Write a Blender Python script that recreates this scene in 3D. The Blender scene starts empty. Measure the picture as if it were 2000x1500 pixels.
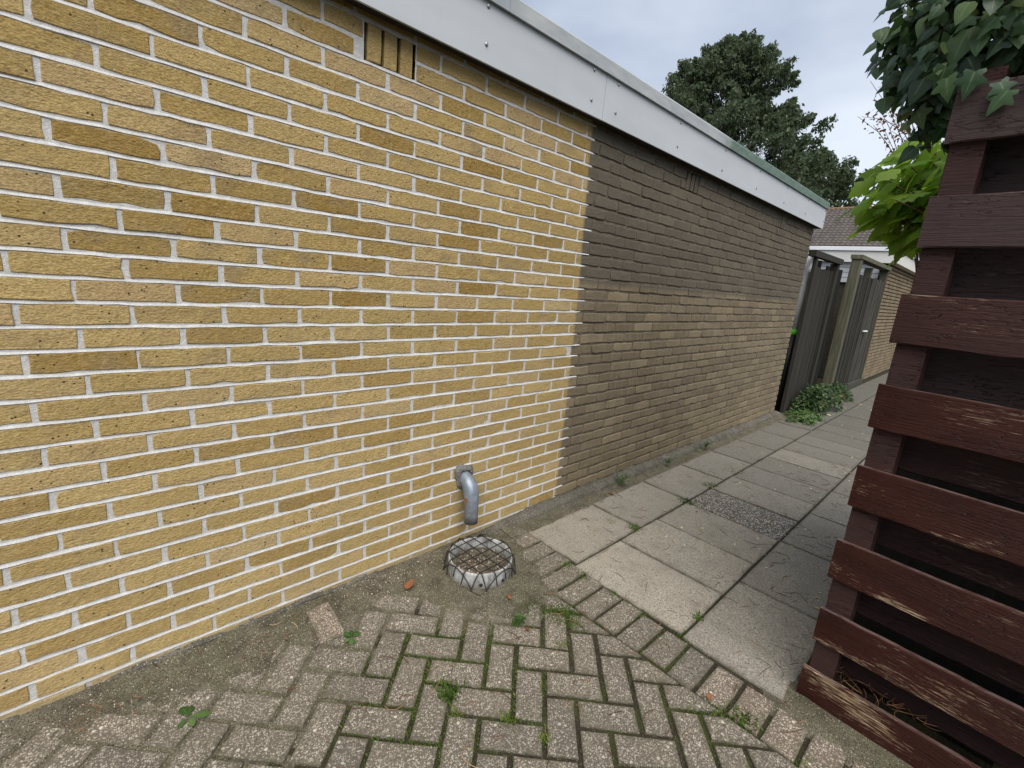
import bpy, math, random
import numpy as np
from mathutils import Vector, Matrix

random.seed(7)
RNG = np.random.default_rng(11)
R = math.radians
scene = bpy.context.scene
COL = scene.collection

# ------------------------------------------------------------------ camera
cam_data = bpy.data.cameras.new("camera")
cam = bpy.data.objects.new("camera", cam_data)
COL.objects.link(cam)
CAM_R = np.array([[0.7251, 0.0937, -0.6823], [-0.6837, 0.2193, -0.6960], [0.0844, 0.9711, 0.2231]])
CAM_C = np.array([-0.0278, -1.7644, 1.4133])
m = Matrix(CAM_R.tolist()).to_quaternion().to_matrix().to_4x4()
m.translation = Vector(CAM_C.tolist())
cam.matrix_world = m
cam_data.sensor_fit = 'HORIZONTAL'
cam_data.sensor_width = 36.0
cam_data.lens = 16.378
cam_data.clip_start = 0.02
cam_data.clip_end = 600.0
scene.camera = cam

# ------------------------------------------------------------------ sky and sun (overcast)
SUN_EL, SUN_AZ = 56.0, 217.0          # azimuth clockwise from +Y
world = bpy.data.worlds.new("World")
scene.world = world
world.use_nodes = True
wn, wl = world.node_tree.nodes, world.node_tree.links
wn.clear()
w_out = wn.new('ShaderNodeOutputWorld')
w_bg = wn.new('ShaderNodeBackground')
w_bg.inputs['Strength'].default_value = 0.1
w_sky = wn.new('ShaderNodeTexSky')
w_sky.sky_type = 'NISHITA'
w_sky.sun_disc = False
w_sky.sun_elevation = R(SUN_EL)
w_sky.sun_rotation = R(SUN_AZ)
w_tc = wn.new('ShaderNodeTexCoord')
w_map = wn.new('ShaderNodeMapping')
w_map.inputs['Scale'].default_value = (1.0, 1.0, 2.2)
w_map.inputs['Location'].default_value = (0.35, 0.1, 0.0)
w_n = wn.new('ShaderNodeTexNoise')
w_n.inputs['Scale'].default_value = 1.7
w_n.inputs['Detail'].default_value = 5.0
w_n.inputs['Roughness'].default_value = 0.5
w_r = wn.new('ShaderNodeValToRGB')
w_r.color_ramp.elements[0].position = 0.36
w_r.color_ramp.elements[0].color = (0.165, 0.190, 0.238, 1)
w_r.color_ramp.elements[1].position = 0.66
w_r.color_ramp.elements[1].color = (0.305, 0.328, 0.366, 1)
w_s = wn.new('ShaderNodeVectorMath')
w_s.operation = 'SCALE'
w_s.inputs['Scale'].default_value = 10.0
w_mix = wn.new('ShaderNodeMix')
w_mix.data_type = 'RGBA'
w_mix.inputs[0].default_value = 0.93
wl.new(w_tc.outputs['Generated'], w_map.inputs['Vector'])
wl.new(w_map.outputs['Vector'], w_n.inputs['Vector'])
wl.new(w_n.outputs['Fac'], w_r.inputs['Fac'])
wl.new(w_r.outputs['Color'], w_s.inputs[0])
wl.new(w_sky.outputs['Color'], w_mix.inputs[6])
wl.new(w_s.outputs['Vector'], w_mix.inputs[7])
wl.new(w_mix.outputs[2], w_bg.inputs['Color'])
wl.new(w_bg.outputs['Background'], w_out.inputs['Surface'])

sun_data = bpy.data.lights.new("sun", 'SUN')
sun_data.energy = 1.5
sun_data.angle = R(60)
sun_data.color = (1.0, 0.955, 0.88)
sun = bpy.data.objects.new("sun", sun_data)
COL.objects.link(sun)
sd = Vector((math.sin(R(SUN_AZ)) * math.cos(R(SUN_EL)), math.cos(R(SUN_AZ)) * math.cos(R(SUN_EL)), math.sin(R(SUN_EL))))
sun.rotation_euler = sd.to_track_quat('Z', 'Y').to_euler()
sun.location = (-4, -6, 9)

scene.view_settings.view_transform = 'Standard'
scene.view_settings.look = 'None'
scene.view_settings.exposure = 1.45
scene.view_settings.gamma = 1.0
scene.view_settings.use_curve_mapping = False
scene.cycles.max_bounces = 4
scene.cycles.diffuse_bounces = 3
scene.cycles.glossy_bounces = 2
scene.cycles.transmission_bounces = 2
scene.cycles.caustics_reflective = False
scene.cycles.caustics_refractive = False

# ------------------------------------------------------------------ material helper
class Mat:
    def __init__(self, name, rough=0.85, spec=0.35):
        self.m = bpy.data.materials.new(name)
        self.m.use_nodes = True
        self.t = self.m.node_tree
        self.b = self.t.nodes['Principled BSDF']
        self.b.inputs['Roughness'].default_value = rough
        self.b.inputs['Specular IOR Level'].default_value = spec
        self._pos = None
    def n(self, typ, **kw):
        x = self.t.nodes.new(typ)
        for k, v in kw.items():
            setattr(x, k, v)
        return x
    def put(self, sock, v):
        if hasattr(v, 'is_output'):
            self.t.links.new(v, sock)
        elif isinstance(v, (tuple, list)):
            sock.default_value = tuple(v) if len(sock.default_value) == len(v) else tuple(v) + (1.0,)
        else:
            sock.default_value = v
    def pos(self):
        if self._pos is None:
            self._pos = self.n('ShaderNodeNewGeometry').outputs['Position']
        return self._pos
    def map(self, scale=(1, 1, 1), loc=(0, 0, 0), vec=None):
        x = self.n('ShaderNodeMapping')
        self.put(x.inputs['Vector'], vec if vec is not None else self.pos())
        x.inputs['Scale'].default_value = scale
        x.inputs['Location'].default_value = loc
        return x.outputs['Vector']
    def noise(self, scale, detail=4, rough=0.55, vec=None):
        x = self.n('ShaderNodeTexNoise')
        self.put(x.inputs['Vector'], vec if vec is not None else self.pos())
        x.inputs['Scale'].default_value = scale
        x.inputs['Detail'].default_value = max(1, detail - 1.5)
        x.inputs['Roughness'].default_value = rough
        return x.outputs['Fac']
    def voro(self, scale, out='Distance', feature='F1', vec=None, rand=1.0):
        x = self.n('ShaderNodeTexVoronoi', feature=feature)
        self.put(x.inputs['Vector'], vec if vec is not None else self.pos())
        x.inputs['Scale'].default_value = scale
        x.inputs['Randomness'].default_value = rand
        return x.outputs[out]
    def ramp(self, fac, stops, interp='LINEAR'):
        x = self.n('ShaderNodeValToRGB')
        x.color_ramp.interpolation = interp
        while len(x.color_ramp.elements) < len(stops):
            x.color_ramp.elements.new(0.5)
        for e, (p, c) in zip(x.color_ramp.elements, stops):
            e.position = p
            e.color = (c, c, c, 1) if isinstance(c, (int, float)) else tuple(c) + (1,)
        self.put(x.inputs['Fac'], fac)
        return x.outputs['Color']
    def mix(self, fac, a, b, blend='MIX'):
        x = self.n('ShaderNodeMix', data_type='RGBA', blend_type=blend)
        self.put(x.inputs[0], fac)
        self.put(x.inputs[6], a)
        self.put(x.inputs[7], b)
        return x.outputs[2]
    def math(self, op, a, b=0.0, clamp=False):
        x = self.n('ShaderNodeMath', operation=op, use_clamp=clamp)
        self.put(x.inputs[0], a)
        self.put(x.inputs[1], b)
        return x.outputs[0]
    def rng(self, v, a, b, c=0.0, d=1.0):
        x = self.n('ShaderNodeMapRange')
        self.put(x.inputs[0], v)
        for i, q in enumerate((a, b, c, d)):
            x.inputs[i + 1].default_value = q
        return x.outputs[0]
    def xyz(self, vec=None):
        x = self.n('ShaderNodeSeparateXYZ')
        self.put(x.inputs[0], vec if vec is not None else self.pos())
        return x.outputs
    def attr(self, name='rnd'):
        x = self.n('ShaderNodeAttribute', attribute_name=name)
        s = self.n('ShaderNodeSeparateColor')
        self.t.links.new(x.outputs['Color'], s.inputs[0])
        return s.outputs
    def rand(self):
        return self.n('ShaderNodeObjectInfo').outputs['Random']
    def bump(self, h, strength=0.5, dist=0.003, prev=None):
        x = self.n('ShaderNodeBump')
        x.inputs['Strength'].default_value = strength
        x.inputs['Distance'].default_value = dist
        self.put(x.inputs['Height'], h)
        if prev is not None:
            self.t.links.new(prev, x.inputs['Normal'])
        return x.outputs['Normal']
    def out(self, color=None, normal=None, rough=None, metal=None):
        if color is not None: self.put(self.b.inputs['Base Color'], color)
        if normal is not None: self.put(self.b.inputs['Normal'], normal)
        if rough is not None: self.put(self.b.inputs['Roughness'], rough)
        if metal is not None: self.put(self.b.inputs['Metallic'], metal)
        return self.m
    def translucent(self, color, amount):
        tr = self.n('ShaderNodeBsdfTranslucent')
        self.put(tr.inputs['Color'], color)
        ms = self.n('ShaderNodeMixShader')
        ms.inputs[0].default_value = amount
        o = self.t.nodes['Material Output']
        self.t.links.new(self.b.outputs[0], ms.inputs[1])
        self.t.links.new(tr.outputs[0], ms.inputs[2])
        self.t.links.new(ms.outputs[0], o.inputs['Surface'])

def plain(name, col, rough=0.8, var=0.25, scale=25, bump=0.2, spec=0.35, metal=0.0, dist=0.002):
    M = Mat(name, rough, spec)
    f = M.noise(scale, 5, 0.6)
    dark = tuple(c * (1 - var) for c in col)
    lite = tuple(min(1, c * (1 + var)) for c in col)
    c = M.ramp(f, [(0.3, dark), (0.7, lite)])
    return M.out(c, M.bump(M.noise(scale * 6, 4), bump, dist), metal=metal)

def edge_x_shader(M, p):
    """x where the cleaned face of the wall ends, leaning slightly with height"""
    lean = M.math('MULTIPLY', M.math('MAXIMUM', M.math('SUBTRACT', p[2], 1.27), 0.0), 0.05)
    return M.math('SUBTRACT', 2.186, lean)

def mat_brick(mode):
    M = Mat({'clean': 'cleaned_brick', 'old': 'weathered_brick', 'edge': 'half_cleaned_brick'}[mode], 0.9, 0.25)
    p = M.xyz()
    a = M.attr()
    # cleaned yellow brick
    c = M.ramp(a[0], [(0.0, (0.330, 0.205, 0.050)), (0.12, (0.400, 0.270, 0.084)), (0.40, (0.490, 0.347, 0.130)),
                      (0.70, (0.545, 0.395, 0.165)), (0.85, (0.525, 0.373, 0.186)), (1.0, (0.585, 0.450, 0.235))])
    off = M.n('ShaderNodeCombineXYZ')
    M.put(off.inputs[0], M.math('MULTIPLY', a[1], 37.0)); M.put(off.inputs[1], M.math('MULTIPLY', a[2], 53.0))
    va = M.n('ShaderNodeVectorMath', operation='ADD')
    M.put(va.inputs[0], M.pos()); M.put(va.inputs[1], off.outputs[0])
    pv = va.outputs[0]
    burn = M.ramp(M.noise(9, 3, 0.5, M.map((1, 1, 1.6), vec=pv)), [(0.50, 0.0), (0.68, 1.0)])
    burn = M.math('MULTIPLY', burn, M.rng(a[1], 0.25, 1.0, 0.0, 0.7))
    c = M.mix(burn, c, (0.290, 0.222, 0.130))
    gr = M.noise(230, 4, 0.8, M.map((0.55, 1, 1.4)))
    c = M.mix(M.ramp(gr, [(0.35, 0.0), (0.62, 1.0)]), M.mix(0.75, c, (0.17, 0.105, 0.035)), c)
    c = M.mix(M.math('MULTIPLY', M.ramp(M.noise(60, 4, 0.7), [(0.5, 0.0), (0.72, 1.0)]), 0.30), c, (0.62, 0.50, 0.27))
    residue_and_bounce = M.math('MULTIPLY', M.rng(M.math('ADD', p[2], M.math('MULTIPLY', M.noise(1.6, 4), 1.2)), 0.5, 2.1, 0.85, 0.0), M.ramp(M.noise(3.1, 4, 0.6, M.map(loc=(5, 0, 2))), [(0.3, 0.25), (0.65, 0.75)]))  # paler towards the foot: cleaning residue plus ground-bounce light put into the colour
    c = M.mix(residue_and_bounce, c, M.mix(0.5, c, (0.70, 0.535, 0.27)))
    c = M.mix(M.math('MULTIPLY', M.ramp(M.noise(2.3, 4, 0.6), [(0.45, 0.0), (0.7, 1.0)]), 0.35), c, (0.32, 0.242, 0.115))
    pit = M.ramp(M.voro(48, vec=pv), [(0.09, 1.0), (0.15, 0.0)])
    pit = M.math('MULTIPLY', pit, M.ramp(M.noise(14, 2, 0.5, pv), [(0.50, 0.0), (0.58, 1.0)]))
    c = M.mix(pit, c, (0.06, 0.045, 0.03))
    # weathered brown brick
    d = M.ramp(a[0], [(0.0, (0.190, 0.147, 0.090)), (0.5, (0.245, 0.192, 0.118)), (1.0, (0.325, 0.258, 0.156))])
    d = M.mix(M.ramp(M.noise(7, 5, 0.65, pv), [(0.42, 0.0), (0.75, 0.6)]), d, (0.160, 0.134, 0.100))
    streak = M.noise(1, 5, 0.6, M.map((30, 30, 5)))
    d = M.mix(M.math('MULTIPLY', M.ramp(streak, [(0.48, 0.0), (0.68, 1.0)]), 0.5), d, (0.30, 0.25, 0.175))
    soot = M.rng(p[2], 1.40, 1.43, 0.0, 1.0)
    soot = M.math('MULTIPLY', soot, M.rng(M.noise(2.2, 3), 0.3, 0.6, 0.75, 1.0))
    d = M.mix(soot, d, M.mix(0.74, d, (0.088, 0.078, 0.066)))
    d = M.mix(M.math('MULTIPLY', M.ramp(M.noise(1.4, 5, 0.65), [(0.45, 0.0), (0.7, 1.0)]), 0.22), d, (0.110, 0.096, 0.076))
    low = M.math('MULTIPLY', M.rng(p[2], 0.02, 0.42, 1.0, 0.0), M.ramp(M.noise(5, 4), [(0.3, 0.1), (0.65, 0.55)]))
    d = M.mix(low, d, (0.33, 0.262, 0.145))
    d = M.mix(M.ramp(M.noise(330, 3, 0.7), [(0.33, 0.0), (0.6, 1.0)]), M.mix(0.5, d, (0.05, 0.042, 0.034)), d)
    spk = M.ramp(M.voro(30), [(0.035, 1.0), (0.06, 0.0)])
    spk = M.math('MULTIPLY', spk, M.ramp(M.noise(5, 2), [(0.58, 0.0), (0.62, 0.8)]))
    d = M.mix(spk, d, (0.45, 0.45, 0.43))
    if mode == 'edge':
      e = edge_x_shader(M, p)
      wob = M.math('MULTIPLY', M.math('SUBTRACT', M.noise(9, 4), 0.5), 0.018)
      mask = M.rng(M.math('SUBTRACT', M.math('ADD', p[0], wob), e), -0.012, 0.010)
      col = M.mix(mask, c, d)
    else:
      col = c if mode == 'clean' else d
    # grey damp staining at the very foot of the wall
    foot = M.math('MULTIPLY', M.rng(M.math('ADD', p[2], M.math('MULTIPLY', M.noise(6, 4), 0.05)), 0.045, 0.075, 1.0, 0.0), 0.65)
    col = M.mix(foot, col, (0.33, 0.27, 0.165))
    h = M.math('ADD', M.noise(150, 5, 0.65, M.map((0.55, 1, 1.2))), M.math('MULTIPLY', M.noise(34, 4, 0.6, pv), 1.3))
    h = M.math('SUBTRACT', h, M.math('MULTIPLY', pit, 1.2))
    return M.out(col, M.bump(h, 0.85, 0.0048))

def mat_mortar():
    M = Mat('mortar', 0.92, 0.2)
    p = M.xyz()
    c = M.ramp(M.noise(40, 5, 0.65), [(0.3, (0.52, 0.51, 0.49)), (0.7, (0.68, 0.67, 0.65))])
    c = M.mix(M.ramp(M.noise(420, 2), [(0.36, 0.0), (0.5, 1.0)]), M.mix(0.35, c, (0.3, 0.29, 0.27)), c)
    c = M.mix(M.math('MULTIPLY', M.ramp(M.noise(4, 4), [(0.5, 0.0), (0.75, 1.0)]), 0.25), c, (0.40, 0.37, 0.31))
    foot = M.math('MULTIPLY', M.rng(M.math('ADD', p[2], M.math('MULTIPLY', M.noise(6, 4), 0.05)), 0.04, 0.07, 1.0, 0.0), 0.6)
    c = M.mix(foot, c, (0.40, 0.345, 0.25))
    h = M.math('ADD', M.noise(90, 5, 0.6), M.math('MULTIPLY', M.noise(420, 3), 0.5))
    return M.out(c, M.bump(h, 0.8, 0.003))

def mat_mortar_old():
    M = Mat('weathered_mortar', 0.95, 0.15)
    c = M.ramp(M.noise(22, 5, 0.7), [(0.3, (0.095, 0.079, 0.060)), (0.7, (0.200, 0.165, 0.120))])
    c = M.mix(M.ramp(M.noise(120, 3), [(0.62, 0.0), (0.75, 0.6)]), c, (0.30, 0.27, 0.22))
    return M.out(c, M.bump(M.noise(70, 6, 0.7), 1.0, 0.006))

def mat_paver():
    M = Mat('paver_aggregate', 0.88, 0.3)
    a = M.attr()
    cell = M.voro(200, 'Color')
    s = M.n('ShaderNodeSeparateColor'); M.put(s.inputs[0], cell)
    st = M.ramp(s.outputs[0], [(0.0, (0.080, 0.073, 0.066)), (0.22, (0.165, 0.146, 0.124)), (0.42, (0.27, 0.240, 0.202)),
                               (0.62, (0.36, 0.32, 0.270)), (0.82, (0.46, 0.42, 0.362)), (1.0, (0.64, 0.605, 0.55))], 'LINEAR')
    dist = M.voro(200, 'Distance')
    c = M.mix(M.ramp(dist, [(0.42, 0.0), (0.62, 1.0)]), st, (0.125, 0.110, 0.092))
    c = M.mix(M.ramp(M.noise(420, 3), [(0.36, 0.5), (0.5, 0.0)]), c, (0.07, 0.062, 0.052))
    big = M.voro(62, 'Color'); s2 = M.n('ShaderNodeSeparateColor'); M.put(s2.inputs[0], big)
    bigm = M.math('MULTIPLY', M.ramp(s2.outputs[1], [(0.86, 0.0), (0.88, 1.0)]), M.ramp(M.voro(62), [(0.26, 1.0), (0.36, 0.0)]))
    c = M.mix(bigm, c, M.ramp(s2.outputs[2], [(0.0, (0.62, 0.58, 0.52)), (0.6, (0.45, 0.38, 0.30)), (1.0, (0.14, 0.13, 0.13))]))
    c = M.mix(M.math('MULTIPLY', M.ramp(M.noise(7, 4), [(0.42, 0.0), (0.7, 1.0)]), 0.4), c, (0.130, 0.116, 0.085))
    tint = M.ramp(a[0], [(0.0, (0.80, 0.80, 0.79)), (0.5, (1.0, 0.985, 0.96)), (0.85, (1.08, 1.05, 1.01)), (1.0, (1.22, 1.13, 1.08))])
    c = M.mix(1.0, c, tint, 'MULTIPLY')
    c = M.mix(1.0, M.mix(0.10, c, (0.235, 0.208, 0.170)), (0.94, 0.93, 0.90), 'MULTIPLY')
    rimd = M.math('MULTIPLY', M.math('MULTIPLY', a[2], M.rng(M.noise(28, 4), 0.3, 0.65)), 0.75)
    c = M.mix(rimd, c, (0.085, 0.078, 0.050))
    h = M.math('ADD', M.math('SUBTRACT', 1.0, dist), M.math('MULTIPLY', M.noise(300, 3), 0.6))
    return M.out(c, M.bump(h, 0.6, 0.0025))

def mat_slab():
    M = Mat('slab_concrete', 0.87, 0.3)
    a = M.attr()
    p = M.xyz()
    c = M.ramp(M.noise(150, 4.5, 0.85), [(0.33, (0.085, 0.075, 0.060)), (0.45, (0.235, 0.216, 0.184)), (0.58, (0.325, 0.301, 0.262)), (0.70, (0.48, 0.452, 0.405))])
    c = M.mix(M.math('MULTIPLY', M.ramp(M.noise(3.5, 5, 0.6), [(0.4, 0.0), (0.7, 1.0)]), 0.45), c, (0.215, 0.195, 0.158))
    dots = M.math('MULTIPLY', M.ramp(M.voro(62), [(0.17, 1.0), (0.25, 0.0)]), M.ramp(M.noise(45, 3), [(0.42, 0.0), (0.52, 0.9)]))
    c = M.mix(dots, c, (0.075, 0.066, 0.055))
    wd = M.math('MULTIPLY', M.ramp(M.voro(60, vec=M.map(loc=(3, 5, 0))), [(0.12, 1.0), (0.2, 0.0)]), M.ramp(M.noise(30, 2), [(0.52, 0.0), (0.6, 0.8)]))
    c = M.mix(wd, c, (0.55, 0.52, 0.46))
    wear = M.ramp(M.voro(150), [(0.25, 1.0), (0.5, 0.0)])
    c = M.mix(M.math('MULTIPLY', wear, M.rng(a[1], 0.3, 1.0, 0.0, 0.5)), c, (0.11, 0.10, 0.085))
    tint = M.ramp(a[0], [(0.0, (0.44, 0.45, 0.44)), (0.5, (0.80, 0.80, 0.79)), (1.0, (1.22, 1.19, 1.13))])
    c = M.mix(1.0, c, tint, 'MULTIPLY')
    rimd = M.math('MULTIPLY', M.math('MULTIPLY', a[2], M.rng(M.noise(16, 4), 0.3, 0.65)), 0.7)
    c = M.mix(rimd, c, (0.085, 0.076, 0.054))
    st = M.math('MULTIPLY', M.ramp(M.noise(9, 5, 0.7), [(0.50, 0.0), (0.68, 1.0)]), 0.45)
    c = M.mix(st, c, (0.155, 0.140, 0.112))
    return M.out(c, M.bump(M.math('ADD', M.noise(260, 4, 0.7), M.math('MULTIPLY', dots, -0.8)), 0.45, 0.002))

def mat_dark_slab():
    M = Mat('washed_gravel_slab', 0.85, 0.3)
    cell = M.voro(130, 'Color'); s = M.n('ShaderNodeSeparateColor'); M.put(s.inputs[0], cell)
    st = M.ramp(s.outputs[0], [(0.0, (0.08, 0.074, 0.066)), (0.35, (0.22, 0.20, 0.17)), (0.65, (0.42, 0.385, 0.33)), (1.0, (0.66, 0.62, 0.56))])
    d = M.voro(130)
    c = M.mix(M.ramp(d, [(0.36, 0.0), (0.62, 1.0)]), st, (0.085, 0.077, 0.066))
    return M.out(c, M.bump(M.math('SUBTRACT', 1.0, d), 1.0, 0.004))

def mat_soil(name, a, b, speck=0.4, moss=0.0):
    M = Mat(name, 0.95, 0.15)
    c = M.ramp(M.noise(11, 6, 0.65), [(0.3, a), (0.7, b)])
    c = M.mix(M.ramp(M.noise(240, 4, 0.7), [(0.36, 1.0), (0.55, 0.0)]), c, tuple(x * 0.45 for x in a))
    cell = M.voro(170, 'Color'); s = M.n('ShaderNodeSeparateColor'); M.put(s.inputs[0], cell)
    c = M.mix(M.math('MULTIPLY', M.ramp(s.outputs[0], [(0.78, 0.0), (0.84, speck)]), M.ramp(M.voro(170), [(0.25, 1.0), (0.45, 0.0)])), c, (0.42, 0.38, 0.31))
    if moss:
        mk = M.math('MULTIPLY', M.ramp(M.noise(5.5, 5, 0.6), [(0.47, 0.0), (0.62, 1.0)]), moss)
        c = M.mix(mk, c, M.ramp(M.noise(160, 3), [(0.3, (0.018, 0.030, 0.007)), (0.7, (0.070, 0.092, 0.018))]))
    h = M.math('ADD', M.noise(60, 6, 0.7), M.math('MULTIPLY', M.noise(300, 3), 0.5))
    return M.out(c, M.bump(h, 0.9, 0.005))

def mat_fence(name='brown_fence_paint', dark=1.0):
    M = Mat(name, 0.4, 0.16)
    a = M.attr()
    ad = M.n('ShaderNodeVectorMath', operation='ADD')
    cb = M.n('ShaderNodeCombineXYZ')
    M.put(cb.inputs[0], M.math('MULTIPLY', a[0], 19.0)); M.put(cb.inputs[2], M.math('MULTIPLY', a[0], 7.0))
    M.put(ad.inputs[0], M.pos()); M.put(ad.inputs[1], cb.outputs[0])
    v = ad.outputs[0]
    warp = M.noise(1, 4, 0.55, M.map((6, 2.6, 11), vec=v))
    grain = M.noise(1, 5, 0.6, M.map((80, 7, 230), vec=v))
    fine = M.noise(1, 5, 0.7, M.map((200, 11, 560), vec=v))
    c = M.ramp(warp, [(0.3, (0.026, 0.0068, 0.0042)), (0.7, (0.052, 0.0140, 0.0088))])
    c = M.mix(M.rng(a[1], 0.45, 0.34, 0.0, 0.85), c, (0.070, 0.052, 0.050))   # upper boards mixed to a paler purplish brown
    c = M.mix(M.math('MULTIPLY', M.ramp(grain, [(0.45, 0.0), (0.75, 1.0)]), 0.25), c, (0.070, 0.030, 0.023))
    # worn-through paint in thin streaks along the grain, more on the lower boards
    pk = M.math('ADD', M.math('MULTIPLY', fine, 0.55), M.math('MULTIPLY', warp, 0.45))
    pk = M.math('ADD', pk, M.math('MULTIPLY', M.math('SUBTRACT', a[1], 0.5), 0.13))
    bare = M.ramp(pk, [(0.600, 0.0), (0.608, 1.0)])
    pale = M.ramp(fine, [(0.40, (0.22, 0.14, 0.08)), (0.62, (0.46, 0.34, 0.21))])
    pale = M.mix(M.rng(a[1], 0.25, 0.6), (0.115, 0.082, 0.076), pale)
    c = M.mix(bare, c, pale)
    arris = M.math('MULTIPLY', M.ramp(a[2], [(0.80, 0.0), (0.97, 1.0)]), M.rng(M.noise(1, 4, 0.6, M.map((20, 14, 20), vec=v)), 0.35, 0.6, 0.15, 0.8))
    c = M.mix(arris, c, (0.155, 0.112, 0.100))
    crack = M.noise(1, 4, 0.6, M.map((34, 9, 60), loc=(4, 1, 2), vec=v))
    crack = M.ramp(crack, [(0.485, 0.0), (0.50, 1.0), (0.515, 0.0)])
    crack = M.math('MULTIPLY', crack, M.ramp(M.noise(1, 3, 0.5, M.map((9, 4, 12), loc=(1, 6, 3), vec=v)), [(0.47, 0.0), (0.56, 1.0)]))
    c = M.mix(M.math('MULTIPLY', crack, 0.75), c, (0.018, 0.009, 0.008))
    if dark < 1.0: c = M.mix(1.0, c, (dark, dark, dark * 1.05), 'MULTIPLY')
    rough = M.mix(bare, (0.36, 0.36, 0.36), (0.9, 0.9, 0.9))
    h = M.math('ADD', M.math('MULTIPLY', grain, 0.7), M.math('MULTIPLY', fine, 0.35))
    h = M.math('SUBTRACT', h, M.math('MULTIPLY', bare, 0.30))
    h = M.math('SUBTRACT', h, M.math('MULTIPLY', crack, 0.55))
    return M.out(c, M.bump(h, 1.0, 0.0055), rough=rough)

def mat_oldwood(name, dark, light):
    M = Mat(name, 0.85, 0.25)
    a = M.attr()
    g = M.noise(1, 6, 0.65, M.map((40, 40, 3)))
    c = M.ramp(g, [(0.3, dark), (0.7, light)])
    c = M.mix(1.0, c, M.ramp(a[0], [(0, (0.75, 0.75, 0.75)), (1, (1.2, 1.2, 1.18))]), 'MULTIPLY')
    return M.out(c, M.bump(g, 0.6, 0.004))

def mat_leaf(name, stops, trans, amount, rough=0.45, vein=0.15):
    M = Mat(name, rough, 0.28)
    a = M.attr()
    r = M.math('FRACT', M.math('ADD', a[0], M.rand()))
    c = M.ramp(r, stops)
    c = M.mix(M.math('MULTIPLY', M.noise(45, 4), 0.35), c, tuple(x * 0.55 for x in stops[0][1]))
    ln = M.ramp(a[2], [(0.90, 0.0), (0.99, 1.0)])           # 1 on the midrib
    c = M.mix(M.math('MULTIPLY', ln, vein), c, (0.35, 0.45, 0.22))
    M.out(c, M.bump(M.noise(60, 3), 0.3, 0.003))
    M.translucent(trans, amount)
    return M.m

def mat_zinc():
    M = Mat('zinc_pipe', 0.42, 0.5)
    p = M.xyz()
    c = M.ramp(M.noise(26, 5, 0.65), [(0.3, (0.16, 0.19, 0.23)), (0.7, (0.31, 0.355, 0.415))])
    lowm = M.math('MULTIPLY', M.rng(p[2], 0.21, 0.30, 1.0, 0.0), M.rng(M.noise(20, 4), 0.3, 0.6, 0.55, 1.0))
    c = M.mix(lowm, c, M.ramp(M.noise(60, 4), [(0.3, (0.060, 0.058, 0.056)), (0.7, (0.17, 0.17, 0.165))]))
    rust = M.math('MULTIPLY', M.rng(p[0], 1.352, 1.384, 1.0, 0.0), M.math('MULTIPLY', M.rng(p[2], 0.245, 0.27), M.rng(p[2], 0.30, 0.325, 1.0, 0.0)))
    rust = M.ramp(M.math('ADD', rust, M.math('MULTIPLY', M.math('SUBTRACT', M.noise(55, 4), 0.5), 0.9)), [(0.50, 0.0), (0.62, 1.0)])
    c = M.mix(rust, c, (0.33, 0.12, 0.025))
    return M.out(c, M.bump(M.noise(70, 4), 0.25, 0.002), metal=M.math('MULTIPLY', M.math('SUBTRACT', 1.0, lowm), 0.35))

def mat_trim():
    M = Mat('roof_trim_metal', 0.5, 0.5)
    p = M.xyz()
    g = M.ramp(M.noise(3, 5, 0.6, M.map((1.5, 6, 6))), [(0.3, (0.30, 0.325, 0.34)), (0.7, (0.47, 0.475, 0.46))])
    gr = M.ramp(M.noise(9, 5, 0.6, M.map((2, 6, 6))), [(0.3, (0.065, 0.115, 0.080)), (0.7, (0.15, 0.215, 0.165))])
    mk = M.rng(M.math('ADD', p[0], M.math('MULTIPLY', M.noise(4, 4), 0.35)), 3.68, 3.86)
    mk2 = M.rng(p[0], 1.35, 1.55, 0.55, 0.0)
    c = M.mix(mk2, g, (0.24, 0.28, 0.30))
    return M.out(M.mix(mk, c, gr), M.bump(M.noise(60, 3), 0.1, 0.002), metal=0.15)

def mat_panel():
    M = Mat('fascia_panel_white', 0.5, 0.4)
    c = M.ramp(M.noise(2.0, 4, 0.6, M.map((1, 4, 4))), [(0.3, (0.455, 0.475, 0.495)), (0.7, (0.505, 0.525, 0.545))])
    st = M.math('MULTIPLY', M.ramp(M.noise(1, 4, 0.6, M.map((22, 1, 2.0))), [(0.55, 0.0), (0.75, 1.0)]), 0.10)
    c = M.mix(st, c, (0.40, 0.41, 0.40))
    return M.out(c, M.bump(M.noise(160, 3), 0.05, 0.001))

def mat_tree_leaf(name, a, b, c3):
    M = Mat(name, 0.6, 0.3)
    at = M.attr()
    c = M.ramp(at[0], [(0.0, a), (0.6, b), (1.0, c3)])
    M.out(c)
    M.translucent(c3, 0.3)
    return M.m

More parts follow.
